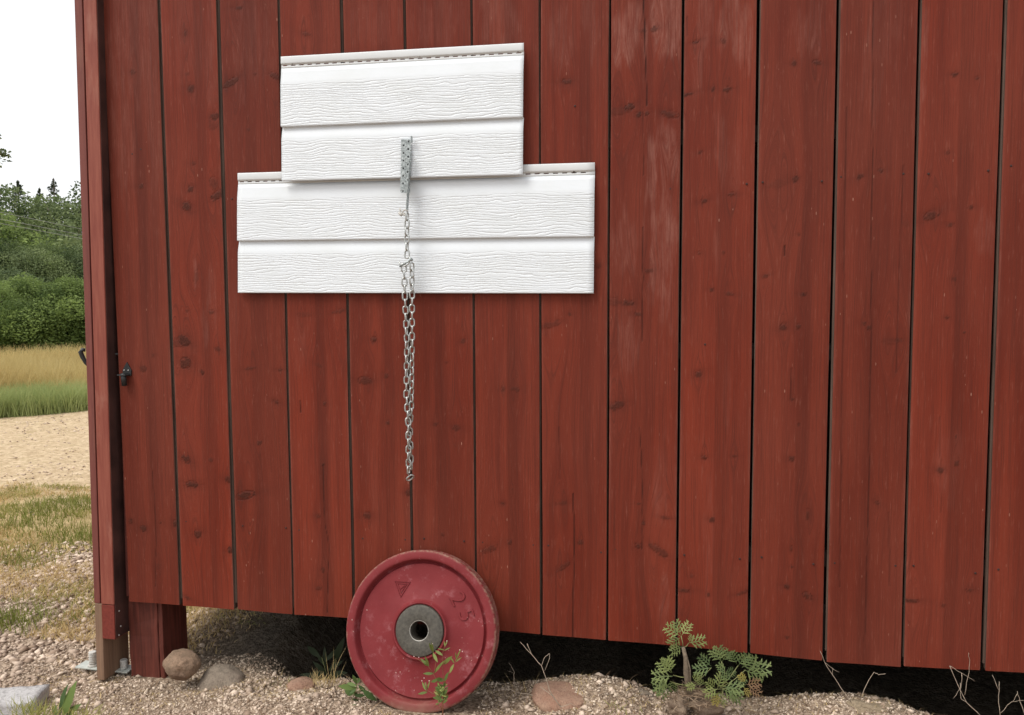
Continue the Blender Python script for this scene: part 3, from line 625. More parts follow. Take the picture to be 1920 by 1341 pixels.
# ------------------------------------------------------------------ siding panels
PROF = [  # distance from bottom v (0..1), stand-off d (m), grain 0/1
(0.000, .003, 0), (0.001, .0150, 0), (.006, .0162, 0), (.012, .0160, 1), (.10, .0148, 1), (.20, .0136, 1), (.315, .0122, 1), (.338, .0118, 0), (.350, .0110, 0), (.375, .0092, 0), (.405, .0058, 0), (.425, .0036, 0), (.434, .0030, 0),
(.4345, .0030, 0), (.435, .0138, 0), (.441, .0150, 0), (.447, .0150, 1), (.55, .0138, 1), (.65, .0126, 1), (.765, .0112, 1), (.785, .0108, 0), (.80, .0098, 0), (.83, .0078, 0), (.87, .0052, 0), (.905, .0034, 0)]
def siding(name, c4, base, label, screws):
    """c4: pixels bl, br, tr, tl"""
    bl, br, tr, tl = [P(a, b, -(base+.010)) for a, b in c4]
    root = empty(name, ((bl.x+br.x)/2, -base, (bl.z+br.z)/2), label, 'siding', 'white siding panels on the red wall')
    Wd = (br-bl).length; Ht = (tl-bl).length
    def pt(u, v, d): 
        q = bl*(1-u)*(1-v)+br*u*(1-v)+tr*u*v+tl*(1-u)*v; return (q.x, -(base+d), q.z)
    # main profiled sheet
    pr = []
    for (v0, d0, g0), (v1, d1, g1) in zip(PROF, PROF[1:]):
        k = max(1, int((v1-v0)/.02))
        for j in range(k): t = j/k; pr.append((v0+(v1-v0)*t, d0+(d1-d0)*t, g0 if t == 0 else min(g0, g1)))
    pr.append(PROF[-1]); NU = 60
    V = []; A = []
    for v, d, g in pr:
        for k in range(NU+1):
            u = k/NU; w_ = .0012*math.sin(u*5+v*3+base*90); V.append(pt(u, v, d+w_*(.3))); A.append((u*Wd+base*30, v*Ht, g))
    n = NU+1; F = [(r*n+k, r*n+k+1, (r+1)*n+k+1, (r+1)*n+k) for r in range(len(pr)-1) for k in range(NU)]
    me = npmesh('panel', V, F); at = me.attributes.new('uvg', 'FLOAT_VECTOR', 'POINT'); at.data.foreach_set('vector', np.array(A, np.float32).ravel())
    o = link('panel', me, M_side, root); sm = [abs(pr[r+1][0]-pr[r][0]) > .004 for r in range(len(pr)-1) for _ in range(NU)]
    me.polygons.foreach_set('use_smooth', sm)
    s = o.modifiers.new('solid', 'SOLIDIFY'); s.thickness = .0012; s.offset = -1
    # nailing flange with real slots
    pit = .0268; ns = int(Wd/pit); cols = [0.0]
    for k in range(ns):
        a = (k+.18)*pit; cols += [a/Wd, (a+.0145)/Wd]
    cols = [c for c in cols if c < .998]+[1.0]
    rows = [(.905, .0034), (.918, .0026), (.9225, .0024), (.9305, .0022), (.937, .0022), (.9375, .0050), (.948, .0058), (.990, .0060), (.997, .0052), (1.0, .0030)]
    V = [pt(u, v, d) for v, d in rows for u in cols]; n = len(cols); F = []
    for r in range(len(rows)-1):
        for k in range(n-1):
            if r == 2 and k % 2 == 1 and k < n-2: continue
            F.append((r*n+k, r*n+k+1, (r+1)*n+k+1, (r+1)*n+k))
    fl = link('nailing_flange', npmesh('nailing_flange', V, F), M_side if False else M_flange, root)
    s = fl.modifiers.new('solid', 'SOLIDIFY'); s.thickness = .0010; s.offset = -1
    for a, b in screws:
        q = P(a, b, -(base+.004)); bm = bmesh.new(); bmesh.ops.create_uvsphere(bm, u_segments=10, v_segments=6, radius=.0036); bmesh.ops.scale(bm, verts=bm.verts, vec=(1, .5, 1)); bmesh.ops.translate(bm, verts=bm.verts, vec=(q.x, q.y+.0005, q.z)); bmobj('screw', bm, M_hub, root, True)
    return root
siding('siding_panel', ((448, 549.5), (1113.5, 550.5), (1115, 304), (444, 324)), .0025, 'wide white siding panel, the lower of the two, partly overlapped by the shorter one', ((463, 337), (1076, 321)))
siding('siding_panel', ((530, 340), (981, 328), (981.5, 79), (525, 105)), .0130, 'short white siding panel, the upper of the two, with the perforated bracket on it', ((548, 118.5), (787, 105), (971, 95)))

# ------------------------------------------------------------------ bracket
BY0 = -.0335
q = P(757, 362, BY0)
br = empty('bracket', (q.x, BY0, q.z), 'perforated galvanised angle bracket screwed to the upper white siding panel', 'bracket')
def perf(name, c00, eu, ev, nu, nv, cell, rad, parent, shear=0):
    """sheet of square cells, each with a round hole; eu, ev unit vectors"""
    V = []; F = []; K = 12
    def add(p): V.append(tuple(p)); return len(V)-1
    for i in range(nu):
        for j in range(nv):
            o0 = c00+eu*(i*cell[0])+ev*(j*cell[1]); cx = o0+eu*cell[0]/2+ev*cell[1]/2; hole = (i+j) % 2 == 0
            if not hole: F.append([add(o0), add(o0+eu*cell[0]), add(o0+eu*cell[0]+ev*cell[1]), add(o0+ev*cell[1])]); continue
            out, inn = [], []
            for k in range(K):
                a = 2*math.pi*k/K; ca, sa = math.cos(a), math.sin(a); m_ = max(abs(ca), abs(sa))
                out.append(add(cx+eu*(ca/m_*cell[0]/2)+ev*(sa/m_*cell[1]/2))); inn.append(add(cx+eu*(ca*rad)+ev*(sa*rad)))
            for k in range(K): F.append([out[k], out[(k+1) % K], inn[(k+1) % K], inn[k]])
    me = bpy.data.meshes.new(name); me.from_pydata(V, [], F); me.update()
    bm = bmesh.new(); bm.from_mesh(me); bmesh.ops.remove_doubles(bm, verts=bm.verts, dist=1e-5); bm.to_mesh(me); bm.free()
    o = link(name, me, M_galv, parent); s = o.modifiers.new('solid', 'SOLIDIFY'); s.thickness = .0018; s.offset = 1
    return o
tl, trr, bl = P(752.5, 262, BY0), P(772, 262, BY0), P(751, 362, BY0)
ev = (tl-bl); hh = ev.length; ev.normalize(); eu = Vector((1, 0, 0)); eu = (eu-ev*eu.dot(ev)).normalized(); ww = (trr-tl).length
perf('plate', bl, eu, ev, 2, 14, (ww/2*.93, hh/14), .0032, br)
for k in range(14):
    for i in (0, 1):
        if (i+k) % 2: continue
        qq = bl+eu*(ww*.465*(i+.5))+ev*((k+.5)*hh/14); bm = bmesh.new(); bmesh.ops.create_uvsphere(bm, u_segments=8, v_segments=6, radius=.0031); bmesh.ops.translate(bm, verts=bm.verts, vec=(qq.x, qq.y+.0018, qq.z)); bmobj('nail_and_hole_dot', bm, M_iron, br, True)  # dark beads added in the holes to imitate the shade inside them
a = P(768.5, 395, BY0-.012); b = P(774, 290, BY0-.012); fy = Vector((0, -1, 0)); fv = (b-a); fh = fv.length; fv.normalize()
ft = P(771, 288, BY0).x
fo = Vector((P(765.5, 396, BY0-.003).x, BY0-.003, P(765, 396, BY0).z))
ftop = Vector((P(772.5, 288, BY0-.003).x, BY0-.003, P(772, 288, BY0).z)); fv = (ftop-fo); fh = fv.length; fv.normalize()
perf('flange', fo, fy, fv, 1, 12, (.018, fh/12), .0026, br)
part_b = P(770, 264, BY0)
bm = bmesh.new(); x_ = P(772.5, 275, BY0).x; box(bm, x_-.0005, x_+.0018, BY0-.011, BY0+.001, P(0, 292, BY0).z, P(772, 268, BY0).z); bmobj('lip', bm, M_galv, br)

# ------------------------------------------------------------------ chain
CH = empty('chain', P(764, 400, -.06), 'long doubled zinc chain hanging from the bracket in front of the red wall', 'chain')
def link_mesh(Ln, Wd, r):
    bm = bmesh.new(); pts = []; a = Wd/2-r; h = Ln/2-r-a
    for k in range(9): t = math.pi*k/8; pts.append((a*math.cos(t), 0, h+a*math.sin(t)))
    for k in range(9): t = math.pi+math.pi*k/8; pts.append((a*math.cos(t), 0, -h+a*math.sin(t)))
    n = 8; rings = []
    for i, p in enumerate(pts):
        p0, p1 = Vector(pts[i-1]), Vector(pts[(i+1) % len(pts)]); t = (p1-p0).normalized(); s = Vector((0, 1, 0)); b = t.cross(s)
        rings.append([bm.verts.new(Vector(p)+(s*math.cos(2*math.pi*k/n)+b*math.sin(2*math.pi*k/n))*r) for k in range(n)])
    for i in range(len(rings)):
        a_, b_ = rings[i], rings[(i+1) % len(rings)]
        for k in range(n): bm.faces.new((a_[k], a_[(k+1) % n], b_[(k+1) % n], b_[k])).smooth = True
    bmesh.ops.recalc_face_normals(bm, faces=bm.faces)
    me = bpy.data.meshes.new('link'); bm.to_mesh(me); bm.free(); me.materials.append(M_chain); return me
LM = link_mesh(.0292, .0188, .0026)
def strand(poly, turn0, yaw_wander):
    pts = [P(a, b, y) for a, b, y in poly]; pitch = .0208
    seg = [(q-p).length for p, q in zip(pts, pts[1:])]; tot = sum(seg); n = int(round(tot/pitch)); cnt = 0
    for k in range(n):
        s = (k+.5)/n*tot; i = 0
        while s > seg[i] and i < len(seg)-1: s -= seg[i]; i += 1
        t = (pts[i+1]-pts[i]).normalized(); c0 = pts[i]+t*s
        ang = turn0+(math.pi/2)*(k % 2)+yaw_wander*math.sin(k*.35+turn0*3)+random.uniform(-.12, .12)
        o = bpy.data.objects.new('link', LM); COL.objects.link(o); o.parent = CH; o.matrix_parent_inverse = CH.matrix_basis.inverted()
        qz = (-t).to_track_quat('Z', 'Y').to_matrix().to_4x4()
        o.matrix_basis = Matrix.Translation(c0) @ Vector((0, 0, 1)).rotation_difference(-t).to_matrix().to_4x4() @ Matrix.Rotation(ang, 4, 'Z') @ Matrix.Rotation(random.uniform(-.06, .06), 4, 'Y')
CY = -.052
strand([(763.5, 399, CY), (763, 440, CY), (763.5, 484, CY)], 1.45, .15)
strand([(757, 496, CY), (759.5, 560, CY), (763, 640, CY), (762, 740, CY), (766, 800, CY-.004), (766, 888, CY-.004)], .15, .25)
strand([(772.5, 494, CY+.004), (772.5, 560, CY+.005), (772.5, 660, CY+.006), (771.5, 760, CY+.006), (768.5, 800, CY+.010), (771, 880, CY+.010)], .75, .35)
q = P(769, 896, CY); o = bpy.data.objects.new('link', LM); COL.objects.link(o); o.parent = CH; o.matrix_parent_inverse = CH.matrix_basis.inverted()
o.matrix_basis = Matrix.Translation(q) @ Matrix.Rotation(math.radians(50), 4, 'Y') @ Matrix.Rotation(.7, 4, 'Z')
# fastening bolt, hook and shackle
bm = bmesh.new(); a, b = P(749, 500, CY-.006), P(773, 486, CY-.004); cyl(bm, a, b, .0026, 10); d_ = (b-a).normalized(); cyl(bm, b-d_*.006, b, .0055, 6)
bmobj('bolt', bm, M_galv, CH)
bm = bmesh.new(); tube(bm, [P(x_, y_, CY-.004) for x_, y_ in ((767, 480), (769, 489), (765, 496), (757, 500), (751, 497), (748, 490))], .0022, 8); bmobj('hook', bm, M_chain, CH, True)
bm = bmesh.new(); c0 = P(757, 398, CY)
tube(bm, [P(x_, y_, CY) for x_, y_ in ((765, 396), (760, 393), (756, 396), (754, 401), (758, 404), (763, 401))], .0024, 8)
cyl(bm, P(748.5, 399, CY), P(753, 404, CY-.004), .0042, 8); cyl(bm, P(749.5, 391, CY), P(752, 397, CY-.002), .0022, 6); cyl(bm, P(751, 402, CY), P(761, 400, CY), .0020, 8)
bmobj('shackle', bm, M_white, CH, True)

# ------------------------------------------------------------------ weight plate
TL = math.radians(15); RP = .2235; THK = .052
plate = empty('weight_plate', (0, 0, 0), 'round red rubber weight plate marked 25, leaning on edge against the wall', 'weight plate')
Cpx = P(788.0, 1182.0, -.115)
plate.location = Cpx; plate.rotation_euler = (-TL, 0, math.radians(0)); plate.scale = (1.035,)*3
# local frame: disc axis -Y is the front
bpy.context.view_layer.update()
def lathe(name, prof, mat, parent, n=128, wear=False, close=False):
    V = []; Wn = []
    for r, y in prof:
        for k in range(n): a = 2*math.pi*k/n; V.append((r*math.cos(a), y, r*math.sin(a))); Wn.append(1.0 if (wear and r > RP-.0032) else 0)
    F = []; m_ = len(prof)
    for i in range(m_ if close else m_-1):
        j = (i+1) % m_
        for k in range(n): F.append((i*n+k, i*n+(k+1) % n, j*n+(k+1) % n, j*n+k))
    me = npmesh(name, V, F, {'wear': np.array(Wn)})
    bm = bmesh.new(); bm.from_mesh(me); bmesh.ops.recalc_face_normals(bm, faces=bm.faces); bm.to_mesh(me); bm.free()
    for m2 in [mat]: me.materials.append(m2)
    o = bpy.data.objects.new(name, me); COL.objects.link(o); o.parent = parent
    me.polygons.foreach_set('use_smooth', [True]*len(me.polygons)); 
    e_ = o.modifiers.new('edge', 'EDGE_SPLIT'); e_.split_angle = math.radians(50)
    return o
lathe('disc', [(.072, -.004), (.0755, -.0085), (.0790, -.0085), (.083, .0005), (.090, .0065), (.150, .0070), (.1820, .0068), (.1845, .0066), (.1862, .0085), (.1878, .0135), (.1905, .0150), (.1930, .0135), (.1950, .0040), (.1975, -.0060), (.2000, -.0078), (.2050, -.0085), (.2170, -.0082), (.2215, -.0065), (RP, -.0030),
               (RP+.0005, .005), (RP-.002, .010), (RP-.002, .030), (RP, .036), (RP-.003, .044), (.20, .045), (.195, .036), (.09, .036), (.072, .040)], M_plate, plate, wear=True)
hub = lathe('hub', [(.0270, .042), (.0270, -.0090), (.0285, -.0112), (.0290, -.0114), (.0680, -.0114), (.0700, -.0105), (.0705, -.0085), (.0722, -.0040), (.0722, .042)], M_hub, plate, 96, close=True)
lathe('bore_ring', [(.0266, -.0108), (.0276, -.0117), (.0285, -.0117), (.0289, -.0112)], mat_plain('rubbed_steel', (.34, .32, .29), .45, .3, 200, .2, .0003, .6), hub, 64)
def txt(s, size, x, z, rot):
    cu = bpy.data.curves.new('figure', 'FONT'); cu.body = s; cu.size = size; cu.extrude = .0018; cu.bevel_depth = .0007; cu.offset = -.0012; cu.align_x = 'CENTER'; cu.align_y = 'CENTER'
    to = bpy.data.objects.new('tmp', cu); COL.objects.link(to); dg = bpy.context.evaluated_depsgraph_get()
    me = bpy.data.meshes.new_from_object(to.evaluated_get(dg)); bpy.data.objects.remove(to)
    me.transform(Matrix.Translation((x, .0060, z)) @ Matrix.Rotation(rot, 4, 'Y') @ Matrix.Rotation(math.pi/2, 4, 'X'))
    me.materials.clear(); me.materials.append(M_plate); o = bpy.data.objects.new('number', me); COL.objects.link(o); o.parent = plate; return o
KP = .45/286
for ch, px, py, rt_ in (('2', 855.5, 1121, 58), ('5', 873, 1149, 64)):
    txt(ch, .066, (px-790.5)*KP, -(py-1182.5)*KP*.96, math.radians(rt_))
bm = bmesh.new()
def bar(p, q, w_, h=.0020):
    a, b = Vector((p[0], 0, p[1])), Vector((q[0], 0, q[1])); d = (b-a).normalized(); nn = Vector((-d.z, 0, d.x))*w_/2; a = a-d*w_*.4; b = b+d*w_*.4
    v = [bm.verts.new(u) for u in ((a-nn)+Vector((0, .0075, 0)), (a+nn)+Vector((0, .0075, 0)), (b+nn)+Vector((0, .0075, 0)), (b-nn)+Vector((0, .0075, 0)), (a-nn*.6)-Vector((0, h-.0068, 0)), (a+nn*.6)-Vector((0, h-.0068, 0)), (b+nn*.6)-Vector((0, h-.0068, 0)), (b-nn*.6)-Vector((0, h-.0068, 0)))]
    for f in ((4, 5, 6, 7), (0, 1, 5, 4), (1, 2, 6, 5), (2, 3, 7, 6), (3, 0, 4, 7)): bm.faces.new([v[k] for k in f])
def tp(cx, cy): return ((600+cx/3.9316-790.5)*KP, -((1000+cy/3.9316)-1182.5)*KP*.97)
T1 = [tp(525, 382), tp(642, 382), tp(578, 494)]; T2 = [tp(547, 396), tp(618, 396), tp(578, 462)]
for T in (T1, T2):
    for k in range(3): bar(T[k], T[(k+1) % 3], .0024)
bar(tp(572, 436), tp(608, 404), .0022)
bmobj('emblem', bm, M_plate, None).parent = plate

# ------------------------------------------------------------------ rocks and stones
def mat_rock(name, a, b, c3, sc=1.0):
    m = NT(name, .85, .3); p = m.pos(); n1 = m.noise(p, 26*sc, 7, .72); n2 = m.noise(p, 210*sc, 5, .75); n3 = m.noise(p, 9*sc, 3)
    c = m.mix(m.ramp(n1, .35, .65), a, b); c = m.mix(m.math('MULTIPLY', m.ramp(n3, .5, .65), .7), c, c3)
    c = m.mix(m.math('MULTIPLY', m.ramp(n2, .50, .64), .6), c, tuple(x*.42 for x in a)); m.col(c); m.bump(m.math('ADD', n1, n2), .9, .005); return m.m
def rock(name, cx, cy, cz, sx, sy, sz, mat, label, amp=.12, seed=0, rot=0, flatten=0, parent=None, cat='rock', group=None, sub=5):
    bm = bmesh.new(); bmesh.ops.create_icosphere(bm, subdivisions=sub, radius=1)
    from mathutils import noise
    for v in bm.verts:
        d = v.co.normalized(); n = noise.noise(d*1.3+Vector((seed, 0, 0)))*amp*1.6+noise.noise(d*3+Vector((0, seed, 0)))*amp*.5+noise.noise(d*9+Vector((0, seed, 3)))*amp*.24+noise.noise(d*24)*amp*.11
        v.co = d*(1+n)
        if flatten and v.co.z > flatten: v.co.z = flatten+(v.co.z-flatten)*.25
    bmesh.ops.scale(bm, verts=bm.verts, vec=(sx, sy, sz)); bmesh.ops.rotate(bm, verts=bm.verts, matrix=Matrix.Rotation(rot, 3, 'Y'))
    o = bmobj(name, bm, mat, None, True); o.location = (cx, cy, cz); tag(o, label, cat, group); return o
MR1 = mat_rock('tan_rock', (.22, .150, .100), (.34, .225, .150), (.17, .105, .075))
MR2 = mat_rock('grey_rock', (.21, .165, .125), (.32, .26, .20), (.22, .155, .12))
MR3 = mat_rock('reddish_rock', (.33, .185, .125), (.42, .27, .19), (.24, .13, .09))
MR4 = mat_rock('pale_stone', (.40, .38, .37), (.56, .54, .53), (.33, .30, .28), .5)
q = P(341, 1245, -.03); rock('rock', q.x, q.y, q.z, .056, .055, .045, MR1, 'rounded tan rock wedged against the foot of the shed corner post', .12, 4, .15, .72)
q = P(416, 1272, .03); rock('rock', q.x, q.y, q.z-.030, .088, .08, .070, MR2, 'grey brown boulder half buried in gravel, right of the round tan rock', .10, 9, -.1)
q = P(565, 1282, .0); rock('rock', q.x, q.y, q.z-.006, .046, .04, .022, MR3, 'small flat reddish stone in the gravel to the left of the weight plate', .08, 2)
q = P(1056, 1294, -.02); rock('rock', q.x, q.y, q.z-.030, .100, .075, .050, MR3, 'flat reddish brown rock bedded in gravel under the middle of the wall', .13, 6, .06, .55)
q = P(1625, 1326, .02); rock('rock', q.x, q.y, q.z-.010, .085, .05, .026, mat_rock('earth_clod', (.26, .20, .13), (.36, .28, .19), (.22, .16, .10)), 'crumbly pale earth clod at the bottom right with dry twigs sticking out', .22, 12)
q = P(1190, 1302, .04); rock('rock', q.x, q.y, q.z-.014, .06, .04, .028, MR2, 'low grey brown stone half hidden in gravel left of the feathery green plant', .1, 15)
# pale slab bottom left
bm = bmesh.new(); N = 14
q = G(28, 1318, -.07)
bmesh.ops.create_cube(bm, size=1); bmesh.ops.subdivide_edges(bm, edges=bm.edges, cuts=10, use_grid_fill=True)
from mathutils import noise as mno
for v in bm.verts:
    c = v.co; c.x *= .23; c.y *= .125; c.z *= .085
    d = mno.noise(c*14)*.010+mno.noise(c*40)*.003; c += c.normalized()*d; c.z += -.10*abs(c.y)*(1 if c.z > 0 else 0)
bmesh.ops.rotate(bm, verts=bm.verts, matrix=Matrix.Rotation(math.radians(24), 3, 'Z'))
slab = bmobj('stone_slab', bm, MR4, None, True); slab.location = (q.x-.035, q.y-.01, -.085); tag(slab, 'pale grey broken stone slab lying in the bottom left corner', 'stone')
# threaded foot: steel plate with two white stubs
q = G(165, 1252, -.08)
foot = empty('anchor_plate', (q.x, q.y, -.085), 'small pale metal plate with an upright stub beside the red door leaf', 'anchor plate')
bm = bmesh.new(); box(bm, q.x-.045, q.x+.16, q.y-.010, q.y+.045, -.082, -.077); bmobj('base', bm, mat_plain('pale_steel', (.42, .44, .40), .5, .15, 60), foot, bevel=.001)
bm = bmesh.new(); cyl(bm, (q.x+.012, q.y+.01, -.077), (q.x+.012, q.y+.01, -.070), .017, 6); cyl(bm, (q.x+.012, q.y+.01, -.070), (q.x+.012, q.y+.01, -.026), .0115, 14)
for k in range(7): cyl(bm, (q.x+.012, q.y+.01, -.066+k*.006), (q.x+.012, q.y+.01, -.063+k*.006), .0125, 14)
bmobj('stub', bm, M_white, foot)
q2 = P(232, 1246, .05); bm = bmesh.new(); cyl(bm, (q2.x, .05, q2.z-.03), (q2.x, .05, q2.z+.018), .0115, 14)
for k in range(5): cyl(bm, (q2.x, .05, q2.z-.012+k*.006), (q2.x, .05, q2.z-.009+k*.006), .0125, 14)
stub = bmobj('threaded_stub', bm, M_white, None); stub.location = (0, 0, 0); tag(stub, 'white threaded stub in the dark gap between door leaf and corner post', 'threaded stub')

# ------------------------------------------------------------------ small plants
def leafmat(name, a, b): return mat_tone(name, a, b, .6, .25)
ML_art = leafmat('feathery_leaf', (.075, .120, .045), (.27, .31, .10)); ML_fire = leafmat('willowherb_leaf', (.085, .14, .035), (.24, .27, .07))
ML_dk = leafmat('weed_leaf', (.045, .09, .025), (.16, .23, .06)); ML_yel = leafmat('yellowing_leaf', (.33, .28, .06), (.20, .115, .06))
M_stem = mat_plain('green_stem', (.16, .17, .06), .7); M_redstem = mat_plain('reddish_stem', (.20, .075, .035), .7)
M_twig = mat_plain('dry_twig', (.36, .29, .22), .85, .25, 90); M_bark = mat_plain('grey_bark', (.17, .13, .09), .9, .4, 120, .8, .002)
class LF:
    def __init__(s): s.V = []; s.F = []; s.T = []
    def quad(s, pts, t):
        n = len(s.V); s.V += [tuple(p) for p in pts]; s.F.append((n, n+1, n+2, n+3)); s.T += [t]*4
    def blade(s, p, d, nrm, L_, w_, t, droop=.2, seg=4):
        d = d.normalized(); sd = d.cross(nrm).normalized(); n2 = sd.cross(d); last = None
        prof = [.15, .8, 1, .7, .05] if seg == 4 else [.4, 1, .1]
        for k in range(len(prof)):
            q = k/(len(prof)-1); c = p+d*L_*q-n2*droop*L_*q*q; a, b = c-sd*w_*prof[k]/2, c+sd*w_*prof[k]/2
            if last: s.quad((last[0], last[1], b, a), t)
            last = (a, b)
    def frond(s, p, d, nrm, L_, t):
        """deeply cut leaf: midrib with forked lobes"""
        d = d.normalized(); sd = d.cross(nrm).normalized(); N = 4
        s.blade(p, d, nrm, L_, L_*.07, t, .1)
        for k in range(1, N+1):
            q = k/(N+.6); c = p+d*L_*q
            for sgn in (-1, 1):
                dd = (d*.75+sd*sgn*(1.05-.5*q)).normalized(); l2 = L_*(.52-.30*abs(q-.45))
                tt = min(1, max(0, t+random.uniform(-.12, .2))); s.blade(c, dd, nrm, l2, L_*.085, tt, random.uniform(-.1, .25))
                for f, sg2 in ((.45, 1), (.55, -1), (.75, 1)):
                    c2 = c+dd*l2*f; d3 = (dd+sd*sgn*sg2*.7+d*.2*(-sg2)).normalized(); s.blade(c2, d3, nrm, l2*.42, L_*.065, min(1, tt+.1), .1, 2)
    def obj(s, name, mat, parent): return link(name, npmesh(name, s.V, s.F, {'tone': np.array(s.T)}), mat, parent)
def V2(px, py, y): return P(px, py, y)
# feathery plant
py0 = -.06
pl = empty('feathery_plant', V2(1290, 1315, py0), 'feathery green plant with a short woody stem growing at the wall foot', 'plant')
bm = bmesh.new(); tube(bm, [V2(1294, 1300, py0), V2(1287, 1262, py0), V2(1286, 1235, py0-.01), V2(1281, 1214, py0-.01)], [.011, .0085, .0065, .005], 8)
tube(bm, [V2(1295, 1290, py0-.012), V2(1294, 1255, py0-.012), V2(1290, 1238, py0-.012)], [.002, .0018, .0012], 6)
bmobj('stem', bm, M_bark, pl)
bm = bmesh.new()
def stem(a, b, r=.0013, y=py0): tube(bm, [V2(*a, y), V2((a[0]+b[0])/2+1, (a[1]+b[1])/2+2, y-.004), V2(*b, y)], r, 5)
lf = LF(); ly = LF()
FR = [((1276,1193),(1256,1180),26,.7),((1277,1191),(1270,1174),22,.5),((1278,1192),(1288,1176),22,.75),((1277,1195),(1260,1206),24,.45),((1290,1206),(1312,1202),26,.6),((1292,1205),(1296,1196),12,.7),((1279,1212),(1260,1222),22,.55),
      ((1258,1262),(1238,1242),26,.55),((1260,1262),(1252,1242),26,.65),((1262,1268),(1226,1268),30,.4),((1255,1272),(1230,1286),26,.4),((1250,1280),(1228,1300),24,.3),((1256,1280),(1240,1306),26,.25),((1262,1276),(1262,1300),20,.4),((1244,1258),(1256,1240),20,.8),
      ((1352,1240),(1336,1220),24,.35),((1352,1240),(1348,1218),24,.3),((1354,1240),(1366,1222),22,.35),((1334,1252),(1308,1256),26,.15),((1334,1250),(1318,1236),22,.1),((1382,1246),(1372,1226),24,.15),((1384,1248),(1398,1232),24,.12),((1390,1252),(1416,1240),28,.25),((1400,1254),(1434,1254),34,.35),((1395,1256),(1424,1268),28,.3),((1392,1250),(1408,1232),22,.2),
      ((1360,1262),(1350,1250),16,.2),((1364,1268),(1376,1256),18,.1),((1342,1290),(1330,1280),20,.9),((1345,1292),(1352,1272),26,.7),((1346,1292),(1326,1300),22,.8),((1350,1296),(1335,1316),26,.85),((1352,1294),(1350,1322),26,.75),((1354,1292),(1372,1300),26,.3),((1356,1288),(1390,1292),28,.2),((1362,1296),(1386,1312),26,.2),((1300,1278),(1308,1268),16,.8),((1306,1284),(1292,1288),16,.8),((1322,1284),(1312,1278),14,.9),((1300,1296),(1284,1290),16,.4),((1372,1276),(1360,1268),18,.15),((1380,1280),(1398,1272),18,.2)]
for (a, b), (c, d), Lp, t in [((x1, y1), (x2, y2), L_, t) for (x1, y1), (x2, y2), L_, t in FR]:
    yy_ = py0+random.uniform(-.03, .03); p0, p1 = V2(a, b, yy_), V2(c, d, yy_+random.uniform(-.015, .01))
    nr = Vector((random.uniform(-.35, .35), -1, random.uniform(.1, .7)))
    lf.frond(p0, p1-p0, nr, Lp*.00172, t)
for (a, b), (c, d), Lp, t in [((1398,1280),(1388,1266),16,.05),((1398,1284),(1412,1282),22,.9),((1402,1286),(1414,1294),20,1),((1394,1288),(1400,1296),14,.2),((1345,1300),(1340,1326),18,0)]:
    p0, p1 = V2(a, b, py0-.01), V2(c, d, py0-.015); ly = LF(); ly.frond(p0, p1-p0, Vector((.1, -1, .4)), Lp*.00172, t); ly.obj('withered_leaf', ML_yel, pl)
for a, b in (((1281,1214),(1277,1192)),((1281,1214),(1291,1206)),((1290,1270),(1262,1266)),((1290,1285),(1256,1278)),((1292,1290),(1354,1292)),((1296,1285),(1334,1252)),((1345,1290),(1353,1240)),((1350,1290),(1384,1248)),((1352,1290),(1398,1256)),((1354,1292),(1398,1284)),((1352,1310),(1356,1290)),((1292,1300),(1350,1318)),((1293,1280),(1306,1284)),((1353,1240),(1360,1262))): stem(a, b)
bmobj('stalk', bm, M_stem, pl); lf.obj('leaf', ML_art, pl)
lfr = LF(); q = V2(1302, 1318, -.06)
for k in range(420):
    a_ = random.uniform(0, 6.28); r_ = random.random()**.6; p_ = Vector((q.x+math.cos(a_)*r_*.07, -.05+math.sin(a_)*r_*.035, q.z+.040*(1-r_**2)-.004)); d_ = Vector((random.uniform(-1, 1), random.uniform(-.8, .3), random.uniform(-.5, .7)))
    lfr.blade(p_, d_, Vector((random.uniform(-1, 1), -1, .3)), random.uniform(.012, .034), .0016, random.random(), random.uniform(-.6, .6))
rt_o = lfr.obj('root_clump', mat_tone('root_fibre', (.13, .08, .05), (.42, .31, .21), .9), None); tag(rt_o, 'dry brown matted root clump at the foot of the feathery plant', 'root clump')
rock('rock', q.x-.045, q.y+.005, q.z-.012, .03, .03, .026, mat_rock('clod', (.24, .17, .115), (.33, .25, .18), (.15, .10, .07), 2), 'small earthy stone partly covered by the root clump of the feathery plant', .2, 22)
rock('rock', q.x+.030, q.y+.020, q.z-.014, .045, .03, .032, bpy.data.materials['clod'], 'brown earthy stone behind the root clump, right of its smaller twin', .2, 25)
# willowherb in front of the plate
wy = -.265
wh = empty('willowherb', V2(862, 1340, wy), 'slender green weed with pale buds growing in front of the red weight plate', 'plant')
def S_(cx, cy): return (770+cx/9.511, 1200+cy/9.511)
bm = bmesh.new(); lf = LF()
def st(pts, r): tube(bm, [V2(*S_(a, b), wy) for a, b in pts], r, 6)
st([(575, 1400), (570, 1150), (560, 900), (500, 760), (410, 620), (440, 480), (455, 350), (400, 200)], [.0022, .002, .0018, .0015, .0013, .0011, .001, .0008])
st([(575, 1100), (590, 800), (570, 500), (570, 250), (610, 100)], [.0015, .0012, .001, .0008, .0006]); st([(565, 1000), (400, 960), (300, 900), (240, 760)], [.0014, .0011, .001, .0007])
st([(430, 560), (560, 440), (700, 330), (775, 420), (880, 290)], [.001, .001, .0009, .0009, .0006]); st([(410, 600), (320, 480), (180, 380), (60, 295)], [.001, .001, .0008, .0006])
st([(575, 1250), (480, 1150), (420, 1200)], [.0018, .0014, .001])
bmobj('stem', bm, M_redstem, wh)
